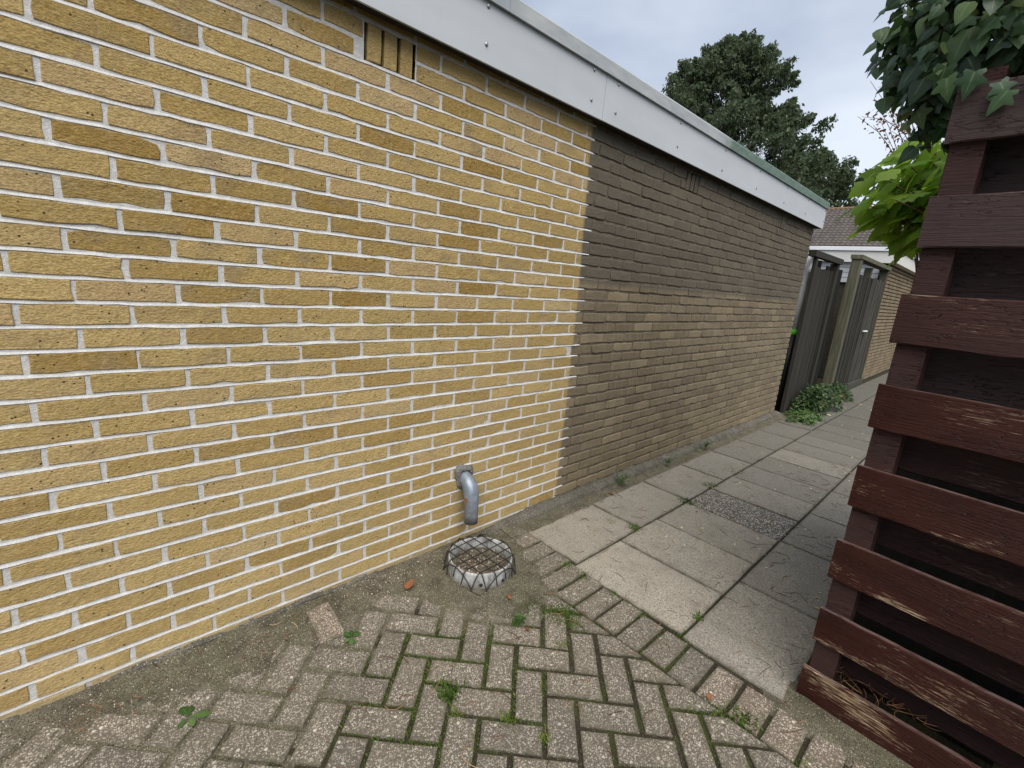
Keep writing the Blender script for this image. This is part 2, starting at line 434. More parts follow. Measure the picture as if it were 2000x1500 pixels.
BRICKS = {k: mat_brick(k) for k in ('clean', 'old', 'edge')}; MORTAR = mat_mortar(); MORTAR_OLD = mat_mortar_old()
PAVER = mat_paver(); SLAB = mat_slab(); DARK_SLAB = mat_dark_slab()
JOINT = mat_soil('joint_soil', (0.038, 0.031, 0.021), (0.066, 0.055, 0.037), 0.2, 0.6)
PATHJOINT = mat_soil('path_joint_soil', (0.034, 0.028, 0.020), (0.060, 0.050, 0.036), 0.2, 0.35)
SAND = mat_soil('grey_sand', (0.078, 0.068, 0.047), (0.215, 0.192, 0.140), 0.75, 0.2)
EARTH = mat_soil('garden_soil', (0.040, 0.033, 0.022), (0.085, 0.070, 0.045), 0.2, 0.4)
CONCRETE = mat_soil('footing_concrete', (0.085, 0.076, 0.062), (0.220, 0.200, 0.168), 0.8, 0.2)
COLLAR = mat_soil('cement_collar', (0.15, 0.145, 0.135), (0.26, 0.25, 0.235), 0.4)
FENCE = mat_fence(); FENCE_REAR = mat_fence('rear_board_shade_tint', 0.5)  # rear boards take the same paint darkened, shade put into the colour
PANEL = mat_panel(); TRIM = mat_trim(); ZINC = mat_zinc()
SCREW = plain('screw_steel', (0.35, 0.36, 0.37), 0.35, 0.2, 200, 0.1, 0.5, 0.8)
DARKWOOD = plain('dark_soffit_timber', (0.035, 0.030, 0.026), 0.9, 0.3, 40)
CAVITY = plain('vent_cavity', (0.022, 0.018, 0.014), 0.95, 0.3, 60)
CORE = plain('wall_core', (0.12, 0.10, 0.075), 0.95, 0.2, 20)
BITUMEN = plain('roof_bitumen', (0.05, 0.05, 0.05), 0.9, 0.3, 15)
WIRE = plain('rusty_black_wire', (0.030, 0.026, 0.024), 0.6, 0.4, 120, 0.3, 0.4, 0.3)
def mat_pot():
    M = Mat('white_pot', 0.55, 0.4)
    c = M.ramp(M.noise(14, 5, 0.65), [(0.35, (0.27, 0.27, 0.26)), (0.6, (0.47, 0.475, 0.47))])
    c = M.mix(M.ramp(M.noise(30, 5, 0.7, M.map((1, 1, 0.35))), [(0.48, 0.0), (0.62, 0.85)]), c, (0.14, 0.13, 0.115))
    pz = M.xyz()[2]
    c = M.mix(M.math('MULTIPLY', M.rng(M.math('ADD', pz, M.math('MULTIPLY', M.noise(40, 4), 0.03)), 0.025, 0.055, 1.0, 0.0), 0.8), c, (0.15, 0.135, 0.105))
    return M.out(c, M.bump(M.noise(90, 4), 0.25, 0.002))
POT = mat_pot()
PEBBLE = Mat('pebble_mix', 0.8, 0.3)
_a = PEBBLE.attr()
PEBBLE = PEBBLE.out(PEBBLE.ramp(_a[0], [(0.0, (0.06, 0.05, 0.04)), (0.4, (0.17, 0.13, 0.09)), (0.75, (0.32, 0.26, 0.19)), (0.95, (0.6, 0.56, 0.48)), (1.0, (0.35, 0.13, 0.06))]))
NEEDLE = Mat('dry_needles', 0.7, 0.3)
_a = NEEDLE.attr()
NEEDLE = NEEDLE.out(NEEDLE.ramp(_a[0], [(0.0, (0.075, 0.036, 0.020)), (0.6, (0.150, 0.070, 0.034)), (0.9, (0.23, 0.12, 0.06)), (1.0, (0.36, 0.26, 0.15))]))
PETAL = Mat('pale_petals', 0.7, 0.3)
_a = PETAL.attr()
PETAL = PETAL.out(PETAL.ramp(_a[0], [(0.0, (0.30, 0.22, 0.08)), (0.5, (0.50, 0.42, 0.16)), (1.0, (0.62, 0.58, 0.40))]))
BLADE = Mat('moss_green', 0.8, 0.2)
_a = BLADE.attr()
BLADE = BLADE.out(BLADE.ramp(_a[0], [(0.0, (0.022, 0.045, 0.008)), (0.45, (0.060, 0.105, 0.016)), (0.8, (0.125, 0.170, 0.030)), (1.0, (0.24, 0.20, 0.08))]))
DEADLEAF = plain('dead_leaf_brown', (0.20, 0.075, 0.028), 0.7, 0.4, 60)
STEM = plain('woody_stem', (0.085, 0.065, 0.040), 0.8, 0.35, 60, 0.4)
BARK = plain('tree_bark', (0.055, 0.045, 0.035), 0.9, 0.35, 12, 0.6)
IVY = mat_leaf('ivy_leaf', [(0.0, (0.018, 0.040, 0.018)), (0.45, (0.038, 0.080, 0.034)), (0.75, (0.075, 0.135, 0.050)), (1.0, (0.150, 0.205, 0.065))], (0.09, 0.18, 0.04), 0.12, 0.36, 0.22)
LIME = mat_leaf('lime_leaf', [(0.0, (0.075, 0.165, 0.020)), (0.4, (0.150, 0.275, 0.028)), (0.8, (0.260, 0.400, 0.045)), (1.0, (0.05, 0.110, 0.018))], (0.46, 0.66, 0.06), 0.5, 0.5, 0.22)
WEED = mat_leaf('weed_leaf', [(0.0, (0.040, 0.085, 0.020)), (0.6, (0.070, 0.140, 0.035)), (1.0, (0.12, 0.19, 0.06))], (0.18, 0.30, 0.05), 0.2, 0.5, 0.25)
COVER = mat_leaf('cover_leaf', [(0.0, (0.014, 0.032, 0.010)), (0.6, (0.030, 0.062, 0.016)), (0.9, (0.065, 0.110, 0.028)), (1.0, (0.20, 0.22, 0.07))], (0.10, 0.18, 0.04), 0.15, 0.45, 0.1)
RUSSET = mat_leaf('russet_leaf', [(0.0, (0.085, 0.034, 0.022)), (0.6, (0.15, 0.070, 0.040)), (1.0, (0.11, 0.10, 0.045))], (0.3, 0.12, 0.05), 0.3, 0.6, 0.0)
TREE_A = mat_tree_leaf('dark_tree_leaf', (0.028, 0.046, 0.026), (0.064, 0.094, 0.046), (0.135, 0.172, 0.082))
TREE_B = mat_tree_leaf('small_tree_leaf', (0.032, 0.052, 0.026), (0.070, 0.102, 0.046), (0.135, 0.172, 0.078))
GATEWOOD = mat_oldwood('old_gate_wood', (0.016, 0.014, 0.011), (0.042, 0.038, 0.029))
GREYWOOD = mat_oldwood('grey_slat_wood', (0.030, 0.027, 0.021), (0.090, 0.083, 0.068))
MOSSPOST = mat_oldwood('mossy_post_wood', (0.055, 0.052, 0.034), (0.130, 0.125, 0.085))
BLACKGATE = mat_oldwood('black_gate_wood', (0.008, 0.008, 0.008), (0.020, 0.020, 0.019))
WHITE = plain('white_board', (0.80, 0.81, 0.82), 0.5, 0.05, 4, 0.05)
CREAM = plain('cream_board', (0.66, 0.65, 0.61), 0.6, 0.05, 4, 0.05)
PALEGREY = plain('pale_grey_board', (0.42, 0.43, 0.45), 0.6, 0.15, 6, 0.1)
BLACK = plain('black_plastic', (0.012, 0.012, 0.013), 0.5, 0.2, 20, 0.05)
LIMEPLASTIC = plain('lime_plastic', (0.14, 0.62, 0.06), 0.45, 0.1, 20, 0.05)
FARBRICK = plain('far_brick', (0.215, 0.165, 0.100), 0.9, 0.35, 6, 0.4)
FARMORTAR = plain('far_mortar', (0.040, 0.032, 0.022), 0.95, 0.3, 20, 0.3)
TILE = plain('roof_tile_grey', (0.095, 0.082, 0.073), 0.85, 0.3, 3, 0.2)
RIDGE = plain('orange_ridge_tile', (0.20, 0.125, 0.065), 0.85, 0.35, 6, 0.2)

# ------------------------------------------------------------------ mesh helper
def tag(o, label=None, cat=None, group=None, kind=None):
    if label: o['label'] = label
    if cat: o['category'] = cat
    if group: o['group'] = group
    if kind: o['kind'] = kind
    return o

def empty(name, loc=(0, 0, 0)):
    o = bpy.data.objects.new(name, None)
    o.empty_display_size = 0.1
    o.location = loc
    COL.objects.link(o)
    return o

def set_rnd(me, rnd):
    at = me.attributes.new('rnd', 'FLOAT_COLOR', 'POINT')
    n = len(me.vertices)
    arr = np.ones((n, 4), np.float32)
    rnd = np.asarray(rnd, np.float32)
    if rnd.ndim == 1:
        arr[:, :3] = rnd[None, :3]
    else:
        arr[:, :3] = rnd
    at.data.foreach_set('color', arr.ravel())

def mesh_data(name, V, F, mat, rnd=(0.5, 0.5, 0.0), smooth=False):
    me = bpy.data.meshes.new(name)
    me.from_pydata([tuple(v) for v in V], [], F)
    me.materials.append(mat)
    set_rnd(me, rnd)
    if smooth:
        me.polygons.foreach_set('use_smooth', [True] * len(me.polygons))
    me.update()
    return me

def add(name, me, parent=None, mw=None):
    """link an object; geometry is given in world space unless mw places it"""
    o = bpy.data.objects.new(name, me)
    COL.objects.link(o)
    if parent is not None:
        o.parent = parent
        o.matrix_parent_inverse = world_of(parent).inverted()
    if mw is not None:
        o.matrix_basis = mw
    return o

def world_of(o):
    mt = Matrix.LocRotScale(o.location, o.rotation_euler, o.scale)
    if o.parent is not None:
        return world_of(o.parent) @ o.matrix_parent_inverse @ mt
    return mt

def obj(name, V, F, mat, parent=None, rnd=(0.5, 0.5, 0.0), smooth=False):
    return add(name, mesh_data(name, V, F, mat, rnd, smooth), parent)

class MB:
    """collects shapes into one mesh with a per-vertex rnd value"""
    def __init__(self):
        self.V, self.F, self.A = [], [], []
    def addm(self, V, F, a=(0.5, 0.5, 0.0)):
        o = len(self.V)
        self.V += [tuple(v) for v in V]
        self.F += [tuple(i + o for i in f) for f in F]
        self.A += [a] * len(V)
    def box(self, a, b, r=(0.5, 0.5, 0.0)):
        self.addm(*box(a, b), r)
    def build(self, name, mat, parent=None, smooth=False):
        return obj(name, self.V, self.F, mat, parent, np.array(self.A), smooth)

def box(a, b, bev=0.0):
    (x0, y0, z0), (x1, y1, z1) = a, b
    if bev <= 0:
        V = [(x0, y0, z0), (x1, y0, z0), (x1, y1, z0), (x0, y1, z0), (x0, y0, z1), (x1, y0, z1), (x1, y1, z1), (x0, y1, z1)]
        F = [(0, 3, 2, 1), (4, 5, 6, 7), (0, 1, 5, 4), (1, 2, 6, 5), (2, 3, 7, 6), (3, 0, 4, 7)]
        return V, F
    V, F = [], []
    # chamfered on every horizontal section: an octagon swept in four rings
    def ring(z, i):
        return [(x0 + bev + i, y0 + i, z), (x1 - bev - i, y0 + i, z), (x1 - i, y0 + bev + i, z), (x1 - i, y1 - bev - i, z),
                (x1 - bev - i, y1 - i, z), (x0 + bev + i, y1 - i, z), (x0 + i, y1 - bev - i, z), (x0 + i, y0 + bev + i, z)]
    for z, i in ((z0, bev), (z0 + bev, 0), (z1 - bev, 0), (z1, bev)):
        V += ring(z, i)
    for k in range(3):
        for j in range(8):
            F.append((k * 8 + j, k * 8 + (j + 1) % 8, k * 8 + 8 + (j + 1) % 8, k * 8 + 8 + j))
    F.append(tuple(range(7, -1, -1)))
    F.append(tuple(range(24, 32)))
    return V, F

def tube(path, rad, n=8, caps=True):
    P = [Vector(p) for p in path]
    rads = rad if isinstance(rad, (list, tuple)) else [rad] * len(P)
    V, F = [], []
    up = Vector((0, 0, 1))
    u = None
    for k, p in enumerate(P):
        t = (P[min(k + 1, len(P) - 1)] - P[max(k - 1, 0)]).normalized()
        if u is None:
            u = t.cross(up)
            if u.length < 0.05: u = t.cross(Vector((1, 0, 0)))
        else:
            u = u - t * u.dot(t)
        u = u.normalized()
        w = t.cross(u).normalized()
        for j in range(n):
            a = 2 * math.pi * j / n
            V.append(tuple(p + (u * math.cos(a) + w * math.sin(a)) * rads[k]))
    for k in range(len(P) - 1):
        for j in range(n):
            F.append((k * n + j, k * n + (j + 1) % n, (k + 1) * n + (j + 1) % n, (k + 1) * n + j))
    if caps:
        F.append(tuple(range(n - 1, -1, -1)))
        F.append(tuple(range((len(P) - 1) * n, len(P) * n)))
    return V, F

def project(p):
    q = CAM_R.T @ (np.array(p, float) - CAM_C)
    if q[2] > -0.05: return None
    return (1000 + 909.87 * q[0] / -q[2], 750 - 909.87 * q[1] / -q[2])

def hnoise(x, y, s=1.0):
    return (math.sin(x * 7.1 * s + 1.3) * math.sin(y * 6.3 * s + 0.7) + 0.6 * math.sin(x * 15.7 * s + y * 11.9 * s + 2.1) + 0.4 * math.sin(x * 31.3 * s - y * 27.1 * s))

def instanced(T, TF, mats, a0, tmpl_c=None):
    """many copies of a small template as one vertex array (numpy)"""
    T = np.asarray(T, float)
    n, k = len(mats), len(T)
    Mx = np.asarray(mats, float)
    V = np.einsum('nij,kj->nki', Mx[:, :3, :3], T) + Mx[:, None, :3, 3]
    F = [tuple(np.array(f) + i * k) for i in range(n) for f in TF]
    A = np.zeros((n, k, 3))
    A[:, :, 0] = np.asarray(a0)[:, None]
    A[:, :, 1] = 0.5
    if tmpl_c is not None:
        A[:, :, 2] = np.asarray(tmpl_c)[None, :]
    return V.reshape(-1, 3), F, A.reshape(-1, 3)

def big_mesh(name, V, loops, sizes, mat, A, parent=None, smooth=False):
    me = bpy.data.meshes.new(name)
    me.vertices.add(len(V)); me.vertices.foreach_set('co', np.asarray(V, np.float32).ravel())
    me.loops.add(len(loops)); me.loops.foreach_set('vertex_index', np.asarray(loops, np.int32))
    starts = np.concatenate([[0], np.cumsum(sizes)[:-1]]).astype(np.int32)
    me.polygons.add(len(sizes)); me.polygons.foreach_set('loop_start', starts)
    me.update(calc_edges=True)
    me.materials.append(mat)
    set_rnd(me, A)
    if smooth: me.polygons.foreach_set('use_smooth', [True] * len(sizes))
    me.validate()
    return add(name, me, parent)

def frame(loc, fwd, up, s, roll=0.0):
    f = Vector(fwd).normalized()
    u = Vector(up)
    l = u.cross(f)
    if l.length < 1e-3: l = Vector((1, 0, 0)).cross(f)
    l.normalize()
    u = f.cross(l).normalized()
    q = Matrix.Rotation(roll, 4, f)
    mt = Matrix(((f.x, l.x, u.x, 0), (f.y, l.y, u.y, 0), (f.z, l.z, u.z, 0), (0, 0, 0, 1)))
    mt = q @ mt
    mt = mt @ Matrix.Scale(s, 4)
    mt.translation = Vector(loc)
    return mt

# ================================================================== SETTING: ground, path, paving
def grid_sheet(xs, ys, zf):
    V = [(x, y, zf(x, y)) for y in ys for x in xs]
    n = len(xs)
    F = [(j * n + i, j * n + i + 1, (j + 1) * n + i + 1, (j + 1) * n + i) for j in range(len(ys) - 1) for i in range(n - 1)]
    return V, F

V, F = grid_sheet([-250, -60, -10, 30, 80, 250], [-250, -60, -10, 10, 60, 250], lambda x, y: -0.06)
tag(obj('ground', V, F, EARTH), 'dark soil ground under and around everything', kind='structure')

# joint bed of the brick paving and of the slab path
V, F = grid_sheet(np.linspace(-2.2, 1.735, 60), np.linspace(-3.2, 0.02, 50), lambda x, y: -0.010 + 0.0016 * hnoise(x * 1.7, y * 1.7))
paving = tag(obj('paving', V, F, JOINT, smooth=True), 'herringbone paving of aggregate pavers with mossy joints', kind='structure')
V, F = grid_sheet(np.linspace(1.735, 26.0, 200), np.concatenate([np.linspace(-2.4, -0.25, 14), np.linspace(-0.22, 0.02, 10)]), lambda x, y: -0.009 + 0.0015 * hnoise(x * 1.3, y * 1.3))
path = tag(obj('path', V, F, PATHJOINT, smooth=True), 'slab path running along the brick wall', kind='structure')

def clip(poly, nx, ny, d):
    out = []
    for i in range(len(poly)):
        a, b = poly[i], poly[(i + 1) % len(poly)]
        sa, sb = nx * a[0] + ny * a[1] - d, nx * b[0] + ny * b[1] - d
        if sa <= 0: out.append(a)
        if sa * sb < 0:
            t = sa / (sa - sb)
            out.append((a[0] + (b[0] - a[0]) * t, a[1] + (b[1] - a[1]) * t))
    return out

def parea(p):
    return 0.5 * abs(sum(p[i][0] * p[(i + 1) % len(p)][1] - p[(i + 1) % len(p)][0] * p[i][1] for i in range(len(p))))

def stone_mesh(name, poly, z, th, mat, rnd, bev=0.004, tilt=(0, 0), jit=0.0012, sub=0.07):
    """a paving piece: worn irregular outline, rounded arris, sides"""
    cx = sum(p[0] for p in poly) / len(poly); cy = sum(p[1] for p in poly) / len(poly)
    sgn = sum(poly[i][0] * poly[(i + 1) % len(poly)][1] - poly[(i + 1) % len(poly)][0] * poly[i][1] for i in range(len(poly)))
    if sgn < 0: poly = poly[::-1]
    pts = []
    for i in range(len(poly)):
        a, b = poly[i], poly[(i + 1) % len(poly)]
        L = math.hypot(b[0] - a[0], b[1] - a[1])
        k = max(1, int(L / sub))
        for j in range(k):
            t = j / k
            c = 0.10 * min(0.02, L) if j == 0 else 0
            px, py = a[0] + (b[0] - a[0]) * t, a[1] + (b[1] - a[1]) * t
            dx, dy = cx - px, cy - py
            l = math.hypot(dx, dy) + 1e-6
            pts.append((px + dx / l * c + random.gauss(0, jit), py + dy / l * c + random.gauss(0, jit)))
    n = len(pts)
    def zz(x, y): return z + tilt[0] * (x - cx) + tilt[1] * (y - cy)
    V = []
    rim = 0.018 if len(pts) > 4 else 0.01
    A = []
    for ins, dz in ((rim, 0.0003), (bev, 0.0), (bev * 0.3, -bev * 0.45), (0.0, -bev * 1.3), (0.0, -th)):
        A += [(rnd[0], rnd[1], 0.0 if ins == rim else 1.0)] * n
        for x, y in pts:
            dx, dy = cx - x, cy - y
            l = math.hypot(dx, dy) + 1e-6
            V.append((x + dx / l * ins * 1.2, y + dy / l * ins * 1.2, zz(x, y) + dz))
    F = [tuple(range(n))]
    for r in range(4):
        for i in range(n):
            F.append((r * n + i, (r + 1) * n + i, (r + 1) * n + (i + 1) % n, r * n + (i + 1) % n))
    return mesh_data(name, V, F, mat, np.array(A))

# herringbone pavers
H_O = np.array([1.149, -0.716]); H_A = np.array([0.0745, -0.0770]); H_B = np.array([-0.0775, -0.0745])
H_A = H_A / np.linalg.norm(H_A) * 0.1075; H_B = H_B / np.linalg.norm(H_B) * 0.1085
def lat(i, j): return H_O + H_A * i + H_B * j
joint_segments = []
g = 0.0064
n_pav = 0
for k in range(-22, 24):
    for mm_ in range(-7, 8):
        for kind in (0, 1):
            i0, j0 = (k + 4 * mm_, k) if kind == 0 else (k - 1 + 4 * mm_, k)
            w, h = (2, 1) if kind == 0 else (1, 2)
            cc = lat(i0 + w / 2, j0 + h / 2)
            gg = g + 0.0016 * min(1.0, max(0.0, (cc[0] - 0.8) / 0.4))
            gi, gj = gg / 0.108, gg / 0.108
            poly = [lat(i0 + gi, j0 + gj), lat(i0 + w - gi, j0 + gj), lat(i0 + w - gi, j0 + h - gj), lat(i0 + gi, j0 + h - gj)]
            poly = [tuple(p) for p in poly]
            c = np.mean(poly, 0)
            if not (-1.05 < c[0] < 1.75 and -1.95 < c[1] < 0.05): continue
            if c[0] + 0.85 * c[1] < -1.25: continue      # far behind the lower edge of the picture
            poly = clip(poly, 1, 0, 1.503)
            if len(poly) >= 3: poly = clip(poly, 0, 1, -0.01)
            if len(poly) < 3 or parea(poly) < 0.0011: continue
            settle = -0.004 * max(0.0, math.sin(c[0] * 2.3 + 1) * math.sin(c[1] * 3.1)) + random.gauss(0, 0.0011)
            me = stone_mesh('paver', poly, settle, 0.045, PAVER, (random.betavariate(2, 2) * 0.85, random.random(), 0),
                            tilt=(random.gauss(0, 0.006), random.gauss(0, 0.006)))
            add('paver', me, paving)
            n_pav += 1
            for q in range(len(poly)):
                joint_segments.append((poly[q], poly[(q + 1) % len(poly)]))
# border course along the slabs
yb = -0.15
while yb > -2.4:
    wb = 0.1128 + random.gauss(0, 0.0008)
    x0b = 1.512 + random.gauss(0, 0.003); x1b = (1.735 + (yb + 0.95) * 0.075 if yb > -0.95 else 1.735 - (-0.95 - yb) * 0.045) - 0.012 + random.gauss(0, 0.003)
    pinkness = 0.98 if yb < -1.25 else random.betavariate(2, 2) * 0.85
    poly = [(x0b, yb - 0.0068), (x1b, yb - 0.0068), (x1b, yb - wb + 0.0068), (x0b, yb - wb + 0.0068)]
    me = stone_mesh('paver', poly, random.gauss(0, 0.001), 0.045, PAVER, (pinkness, random.random(), 0), tilt=(random.gauss(0, 0.006), random.gauss(0, 0.006)))
    add('paver', me, paving)
    for q in range(4): joint_segments.append((poly[q], poly[(q + 1) % 4]))
    yb -= wb
# one loose pinkish paver lying up against the wall footing
me = stone_mesh('paver', [(0.572, -0.062), (0.668, -0.058), (0.655, -0.268), (0.558, -0.262)], 0.013, 0.05, PAVER, (1.0, 0.5, 0), tilt=(0.0, 0.03))
tag(add('paver', me, paving), 'pale pinkish loose paver lying end-on to the yellow wall')

# slabs of the path
def slab(x0, x1, y0, y1, mat=SLAB, tone=None, wear=None, label=None):
    gap = 0.0052
    poly = [(x0 + gap, y0 + gap), (x1 - gap, y0 + gap), (x1 - gap, y1 - gap), (x0 + gap, y1 - gap)]
    t = tone if tone is not None else random.betavariate(2, 2)
    me = stone_mesh('slab', poly, random.gauss(0.001, 0.0012), 0.05, mat, (t, wear if wear is not None else random.random() * 0.6, 0),
                    bev=0.003, tilt=(random.gauss(0, 0.0025), random.gauss(0, 0.0025)), jit=0.001, sub=0.15)
    o = add('slab', me, path)
    if label: o['label'] = label
    if x0 < 8:
        for q in range(4): path_segments.append((poly[q], poly[(q + 1) % 4]))
path_segments = []
def tone_at(x): return min(1, max(0.0, 0.92 - (x - 1.7) * 0.20 + random.gauss(0, 0.07)))  # slabs darken with distance: dirt plus path shade put into the tone
c1 = [1.775, 2.385, 3.015] + [3.015 + 0.6 * k for k in range(1, 35)]
for a, b in zip(c1, c1[1:]):
    slab(a, b, -0.520, -0.148, tone=tone_at(a) - 0.04)
c2 = [1.740, 2.165, 2.573, 2.980, 3.367, 3.765] + [3.765 + 0.4 * k for k in range(1, 50)]
for q, (a, b) in enumerate(zip(c2, c2[1:])):
    if q == 3: slab(a, b, -1.118, -0.520, DARK_SLAB, 0.4, label='dark slab of coarse washed gravel')
    else: slab(a, b, -1.118, -0.520, tone=(1.0, 0.9, 0.76, 0, 0.66, 0.46)[q] if q < 6 else tone_at(a))
c3 = [1.728, 2.350, 2.985] + [2.985 + 0.6 * k for k in range(1, 33)]
for q, (a, b) in enumerate(zip(c3, c3[1:])):
    slab(a, b, -1.522, -1.118, tone=(0.80, 0.66, 0.6)[q] if q < 3 else tone_at(a), wear=1.0 if q < 3 else None)

# ================================================================== grey sand washed over the pavers by the wall
def sand_z(x, y):
    d = -y
    reach = 0.235 + 0.035 * math.sin(x * 5.1) + 0.02 * math.sin(x * 13 + 1)
    if x < 0.15: reach -= 0.10 * min(1.0, (0.15 - x) / 0.35)
    fade = 0.34 if x < 0.55 else max(0.12, 0.34 - (x - 0.55) * 0.5)
    base = 0.013 - 0.0155 * d / reach if d < reach else -0.0025 - 0.008 * (d - reach) / fade
    dp = math.hypot(x - 1.33, y + 0.27)
    pot = 0.016 - max(0.0, dp - 0.15) * 0.105
    pot = min(pot, 0.014)
    if x > 1.5: base -= (x - 1.5) * 0.03
    z = max(base, pot)
    return max(-0.03, z + 0.0022 * hnoise(x * 1.9, y * 1.9) + 0.0012 * hnoise(x * 6, y * 6))
V, F = grid_sheet(np.linspace(-1.4, 1.80, 230), np.linspace(-0.80, 0.0, 84), sand_z)
tag(obj('sand', V, F, SAND, smooth=True), 'grey sand washed over the pavers at the foot of the wall', kind='structure')

V, F = grid_sheet(np.linspace(1.66, 6.6, 300), np.linspace(-0.185, -0.04, 9), lambda x, y: (0.0055 if y > -0.15 else -0.004 + (y + 0.15) * 0.05) + 0.0022 * hnoise(x * 2.3, y * 5) + 0.0012 * hnoise(x * 7, y * 9) + max(0.0, (y + 0.11) * 0.12))
tag(obj('debris_strip', V, F, SAND, smooth=True), 'strip of sand and dirt between the footing and the slabs', kind='structure')

# ================================================================== the brick building
MX, MZ = 0.23754, 0.066875
Z0 = 32.6 * MZ
def Zi(i): return (32.6 - i) * MZ
X_END = 6.377
def edge_x(z): return 2.186 - 0.05 * max(0.0, z - 1.27)
building = tag(empty('brick_building', (2.2, 2.0, 0)), 'low flat-roofed building, half its yellow brick wall freshly cleaned and repointed', 'building')

VENTS = [(0.829, 1.038), (3.245, 3.445), (5.145, 5.360)]
VZ0, VZ1 = Zi(1) + 0.006, Zi(-1) - 0.004

# mortar face as rectangles, leaving the vents open
def sheet_rects(mb, xs, zs, y, holes):
    for xa, xb in zip(xs, xs[1:]):
        for za, zb in zip(zs, zs[1:]):
            cx, cz = (xa + xb) / 2, (za + zb) / 2
            if any(h[0] < cx < h[1] and VZ0 < cz < VZ1 for h in holes): continue
            mb.addm([(xa, y, za), (xb, y, za), (xb, y, zb), (xa, y, zb)], [(0, 1, 2, 3)])
mb = MB()
sheet_rects(mb, [-1.7, VENTS[0][0], VENTS[0][1], 2.176], [-0.08, VZ0, VZ1, 2.40], 0.0030, VENTS)
for i in range(-2, 33):                                   # struck bed joints, ragged where the new white pointing stops
    z = Zi(i)
    x0, ex = (-1.7 if i != 0 else VENTS[0][1] + 0.004), edge_x(z) + random.uniform(0.028, 0.078)
    n = 90
    Vt, Ft = [], []
    for k in range(n + 1):
        x = x0 + (ex - x0) * k / n
        if x > 2.12 : f = 1.0 - 0.35 * (x - 2.12) / (ex - 2.12)
        else: f = 1.0
        if k == n: f *= 0.5
        up_, dn = 0.0068 * f + random.gauss(0, 0.0012), 0.0068 * f + random.gauss(0, 0.0012)
        yo = random.gauss(0, 0.0004)
        for yy, zz_ in ((0.012, up_), (0.0045 + yo, up_ * 0.8), (-0.0006 + yo, -dn * 0.72), (0.0012, -dn), (0.012, -dn)):
            Vt.append((x, yy, z + zz_))
    for k in range(n):
        for j in range(4):
            Ft.append((k * 5 + j, k * 5 + j + 1, k * 5 + 6 + j, k * 5 + 5 + j))
    Ft.append(tuple(n * 5 + j for j in range(5)))
    mb.addm(Vt, Ft)
wall = mb.build('wall', MORTAR, building)
wall['label'] = 'brick wall, yellow and white-jointed near, brown and unwashed beyond'
mb = MB()
sheet_rects(mb, [2.170, VENTS[1][0], VENTS[1][1], VENTS[2][0], VENTS[2][1], X_END - 0.006], [-0.08, VZ0, VZ1, 2.40], 0.0064, VENTS)
mb.addm([(X_END - 0.006, 0.0085, -0.08), (X_END - 0.006, 4.0, -0.08), (X_END - 0.006, 4.0, 2.40), (X_END - 0.006, 0.0085, 2.40)], [(0, 1, 2, 3)])
om = mb.build('mortar', MORTAR_OLD, wall)
om['label'] = 'dark weathered mortar of the unwashed end'
mb = MB()
mb.box((-1.7, 0.125, -0.08), (X_END - 0.02, 4.0, 2.40))
mb.build('inner_wall', CORE, building)
for a, b in VENTS:
    mb = MB()
    mb.addm([(a, 0.004, VZ0), (b, 0.004, VZ0), (b, 0.11, VZ0), (a, 0.11, VZ0)], [(0, 1, 2, 3)])
    mb.addm([(a, 0.004, VZ1), (b, 0.004, VZ1), (b, 0.11, VZ1), (a, 0.11, VZ1)], [(3, 2, 1, 0)])
    mb.addm([(a, 0.11, VZ0), (b, 0.11, VZ0), (b, 0.11, VZ1), (a, 0.11, VZ1)], [(0, 1, 2, 3)])
    mb.build('vent_cavity', CAVITY, wall)

def brick_geom(x0, x1, z0, z1, dirty):
    """irregular moulded face, worn arris, sides running back into the joint"""
    j = 0.0015 if not dirty else 0.0019
    w = x1 - x0
    nx = max(1, min(5, int(round(w / 0.044))))
    top = [(x0 + w * k / nx, z1) for k in range(nx, -1, -1)]
    bot = [(x0 + w * k / nx, z0) for k in range(nx + 1)]
    pts = bot + [(x1, (z0 + z1) / 2)] + top + [(x0, (z0 + z1) / 2)]
    n = len(pts)
    cr = 0.0035
    out = []
    for (x, z) in pts:
        xx, zz = x, z
        if x in (x0, x1) and z in (z0, z1):
            xx += cr * 0.5 if x == x0 else -cr * 0.5
            zz += cr * 0.5 if z == z0 else -cr * 0.5
        out.append((xx + random.gauss(0, j * 0.7), zz + random.gauss(0, j)))
    if random.random() < 0.30:
        for _ in range(random.randint(1, 2)):
            q = random.randrange(n)
            x, z = out[q]
            a_ = random.uniform(0.002, 0.0055)
            out[q] = (x + (a_ if x < (x0 + x1) / 2 else -a_) * 0.6, z + (a_ if z < (z0 + z1) / 2 else -a_))
    yf = random.gauss(0.0, 0.0007) if not dirty else random.gauss(0, 0.0013)
    tx, tz = random.gauss(0, 0.006), random.gauss(0, 0.02)
    cx, cz = (x0 + x1) / 2, (z0 + z1) / 2
    V = []
    b = 0.0022 if not dirty else 0.0035
    for ins, dy in ((b, 0.0), (0.0, b * 0.9), (0.0, 0.022)):
        for x, z in out:
            sx = ins if x < cx else -ins
            sz = ins if z < cz else -ins
            y = yf + tx * (x - cx) + tz * (z - cz) + dy if dy < 0.02 else 0.022
            V.append((x + (sx if abs(x - cx) > w * 0.4 else 0), y, z + (sz if abs(z - cz) > 0.01 else 0)))
    F = [tuple(range(n))]
    for r in range(2):
        for i in range(n):
            F.append((r * n + i, (r + 1) * n + i, (r + 1) * n + (i + 1) % n, r * n + (i + 1) % n))
    return V, F

